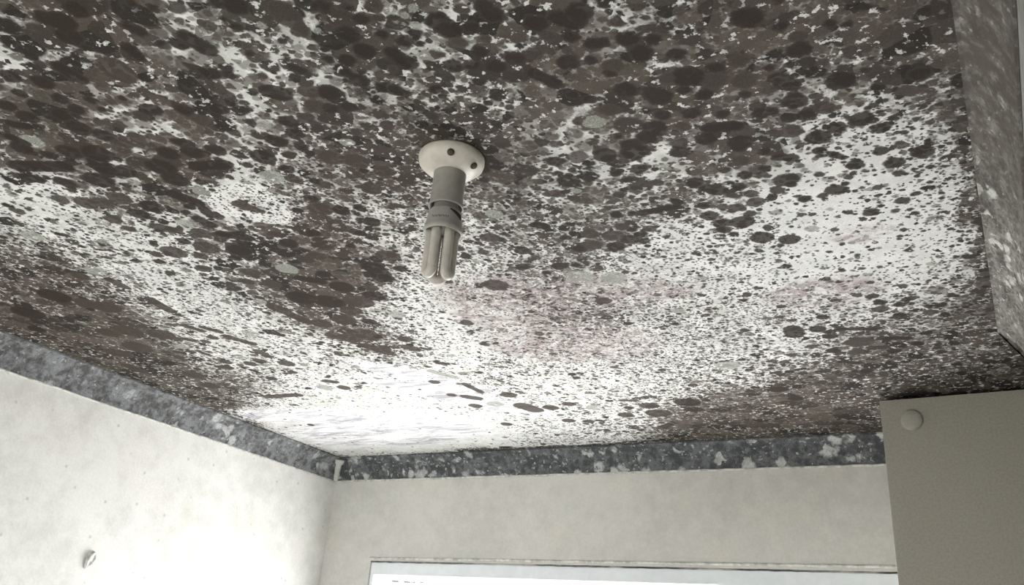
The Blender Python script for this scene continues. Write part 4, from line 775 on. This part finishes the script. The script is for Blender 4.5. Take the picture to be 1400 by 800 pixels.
# plaster edge bead and sill
bm = bmesh.new(); random.seed(3)
tube(bm, [(WX0-.004+i*((WX1-WX0)/90), YB-.0012+random.uniform(-.0004, .0004), WZ1+.0075+.004*i/90+random.uniform(-.0005, .0005)) for i in range(91)], 0.0036, 8)
struct(obj('trim_7', bm, M_lip, smooth=True))
struct(obj('trim_8', box(bmesh.new(), WX0-.03, WX1-.02, YB-.10, YB-.001, WZ0-.025, WZ0-.001, 0.004), M_sill))

# ---------------------------------------------------------------- ceiling lamp
LX, LY = -0.5815, 0.808
lamp = tag(empty('ceiling_lamp', (LX, LY, ZC)), 'small cream batten lamp holder with unlit stick bulb hanging from mouldy ceiling', 'ceiling lamp')
def lp(name, bm, mat, parent=None, **k):
    return obj(name, bm, mat, parent or lamp, **k)
# mounting plate: a low dome
prof = [(0.0, -0.0005), (0.0405, -0.0005), (0.0420, -0.003), (0.0420, -0.008), (0.0408, -0.0125)]
for i in range(1, 11):
    t = i/10; prof.append((0.0408-(0.0408-0.0215)*t, -0.0125-0.0125*math.sin(t*math.pi/2)))
prof += [(0.0205, -0.0265), (0.0, -0.0265)]
bp = lp('backplate', lathe(bmesh.new(), prof, 96), M_hold, smooth=True)
HOLES = ((-58, 0.0375), (2, 0.0335), (122, 0.034))
for ang, rr in HOLES:
    a = math.radians(ang+0)
    r0 = rr; zz = -0.0125-0.0125*math.sin((0.0408-r0)/(0.0193)*math.pi/2)
    bm = bmesh.new(); lathe(bm, [(0.0, 0.0030), (0.0032, 0.0030), (0.0040, 0.0022), (0.0046, 0.0008), (0.0046, -0.0035)], 24)
    o = lp('screw_hole', bm, M_hole, bp, smooth=True); o.location = (r0*math.cos(a), r0*math.sin(a), zz-0.0002)
    o.rotation_euler = Vector((math.cos(a)*0.80, math.sin(a)*0.80, -1)).to_track_quat('Z', 'Y').to_euler()
# hollow sleeve with a flared rim
sleeve = [(0.0178, -0.024), (0.0208, -0.024), (0.0205, -0.028), (0.0203, -0.055), (0.0207, -0.066), (0.0218, -0.0725), (0.0218, -0.0745), (0.0208, -0.0750), (0.0200, -0.0740), (0.0196, -0.060), (0.0190, -0.030)]
lp('lamp_holder', lathe(bmesh.new(), sleeve, 72), M_sleeve, smooth=True)
lp('metal_cap', lathe(bmesh.new(), [(0, -0.032), (0.0105, -0.032), (0.011, -0.035), (0.011, -0.064), (0.0, -0.064)], 40), M_metal, smooth=True)
bulb = lp('bulb_base', lathe(bmesh.new(), [(0.0, -0.060), (0.0140, -0.060), (0.0150, -0.068), (0.0155, -0.0780), (0.0188, -0.0800), (0.0206, -0.0825), (0.0220, -0.094), (0.0228, -0.103), (0.0240, -0.1045), (0.0244, -0.1075), (0.0238, -0.1105), (0.0222, -0.1110), (0.0218, -0.1080), (0.0, -0.1080)], 72), M_base, smooth=True)
for ang in (126, 246, 6):
    a = math.radians(ang); cr = 0.0128
    c = Vector((cr*math.cos(a), cr*math.sin(a), 0)); t = Vector((-math.sin(a), math.cos(a), 0))
    hw = 0.0066; zt, zb = -0.107, -0.161
    pts = [c-t*hw+Vector((0, 0, zt-(zt-zb)*k/6)) for k in range(6)]
    for k in range(13):
        th = math.pi*k/12
        pts.append(c+t*(-hw*math.cos(th))+Vector((0, 0, zb-0.0058*math.sin(th))))
    pts += [c+t*hw+Vector((0, 0, zb+(zt-zb)*k/6)) for k in range(1, 7)]
    lp('glass_tube', tube(bmesh.new(), pts, 0.0061, 24), M_tube, bulb, smooth=True)
# worn print: a dark slanted flag and a row of small letters, curved round the base
def wrap(ang, z, r_off=0.00025):
    r = 0.0206+(0.0228-0.0206)*min(1, max(0, (-z-0.079)/0.024))+r_off
    return Vector((r*math.cos(ang), r*math.sin(ang), z))
camang = math.radians(-54)
def patch(bm, a0, a1, f_top, f_bot, n=12):
    rows = [(bm.verts.new(wrap(camang+a0+(a1-a0)*k/n, f_bot(k/n))), bm.verts.new(wrap(camang+a0+(a1-a0)*k/n, f_top(k/n)))) for k in range(n+1)]
    for p_, q_ in zip(rows, rows[1:]): bm.faces.new((p_[0], q_[0], q_[1], p_[1]))
bm = bmesh.new()
patch(bm, 0.25, 1.15, lambda t: -0.0835-0.0035*t, lambda t: -0.0855-0.0085*min(1, t*1.25))
random.seed(12)
xa = -0.78
for k in range(11):
    w = random.uniform(0.055, 0.085); top = -0.0935-(0.0012 if k else 0)-random.uniform(0, .0006); bot = -0.0972-random.uniform(0, .0004)
    patch(bm, xa, xa+w*0.42, lambda t: top, lambda t: bot, 2)
    patch(bm, xa, xa+w, (lambda t: bot+0.0010) if k % 2 else (lambda t: top), (lambda t: bot) if k % 2 else (lambda t: top-0.0010), 2)
    xa += w+0.03
lp('printed_mark', bm, M_ink, bulb)

# ---------------------------------------------------------------- wall cabinet
cab = tag(empty('wall_cabinet', (-0.234, 1.94, CAM_Z+0.588-0.55), (0, 0, 0)), 'plain grey brown cabinet with round cover cap in the corner beside window', 'cabinet')
cab.location = (-0.234+0.0115, 1.94, CAM_Z+0.587-0.55)
cab.rotation_euler = (0, -math.radians(1.2), 0)
bm = bmesh.new(); W, D_, H_ = 0.266, 0.334, 0.55
box(bm, 0.0, W, 0.0, 0.018, 0, H_, 0.0012)          # the face towards the room
box(bm, 0.0, 0.016, 0.019, D_, 0, H_, 0.001); box(bm, W-.016, W, 0.019, D_, 0.0, H_, 0.001)
box(bm, 0.016, W-.016, 0.019, D_, H_-.016, H_, 0.001); box(bm, 0.016, W-.016, 0.019, D_, 0, .016, 0.001); box(bm, 0.016, W-.016, D_-.006, D_, .016, H_-.016)
box(bm, 0.016, W-.016, 0.03, D_-.01, .27, .286, 0.001)
obj('carcass', bm, M_cab, cab)
bm = bmesh.new()
lathe(bm, [(0.0, 0.0085), (0.010, 0.0082), (0.0175, 0.0070), (0.0205, 0.0045), (0.0215, 0.0)], 48)
o = obj('cover_cap', bm, M_cap, cab, smooth=True); o.location = (0.058, 0.0, H_-0.046); o.rotation_euler = (math.radians(90), 0, 0); o['label'] = 'round cream cover cap'

# ---------------------------------------------------------------- plaster chip on the left wall
bm = bmesh.new(); random.seed(21)
n = 28; rings = []
for j, (k, hgt) in enumerate(((1.0, 0.0), (0.95, 0.0045), (0.84, 0.0070), (0.66, 0.0066), (0.45, 0.0036), (0.2, 0.0040))):
    r = []
    for i in range(n):
        a = 2*math.pi*i/n
        ry = 0.0125*(1+0.14*math.sin(3*a+1)+random.uniform(-.05, .05))*k; rz = 0.021*(1+0.10*math.sin(2*a)+random.uniform(-.05, .05))*k
        hh = hgt*(1+0.5*math.cos(a-2.4)+random.uniform(-.15, .15)) + 0.0
        r.append(bm.verts.new((hh, ry*math.cos(a)+0.003*math.sin(a), rz*math.sin(a))))
    rings.append(r)
for a_, b_ in zip(rings, rings[1:]):
    for i in range(n): bm.faces.new((a_[i], a_[(i+1) % n], b_[(i+1) % n], b_[i]))
bm.faces.new(rings[-1])
bmesh.ops.recalc_face_normals(bm, faces=bm.faces)
chip = tag(obj('plaster_lump', bm, M_chip, smooth=True), 'small crusty white plaster lump stuck on the pale left wall below the cornice', 'plaster lump')
chip.location = (XL+0.0002, 1.452, CAM_Z+0.170)
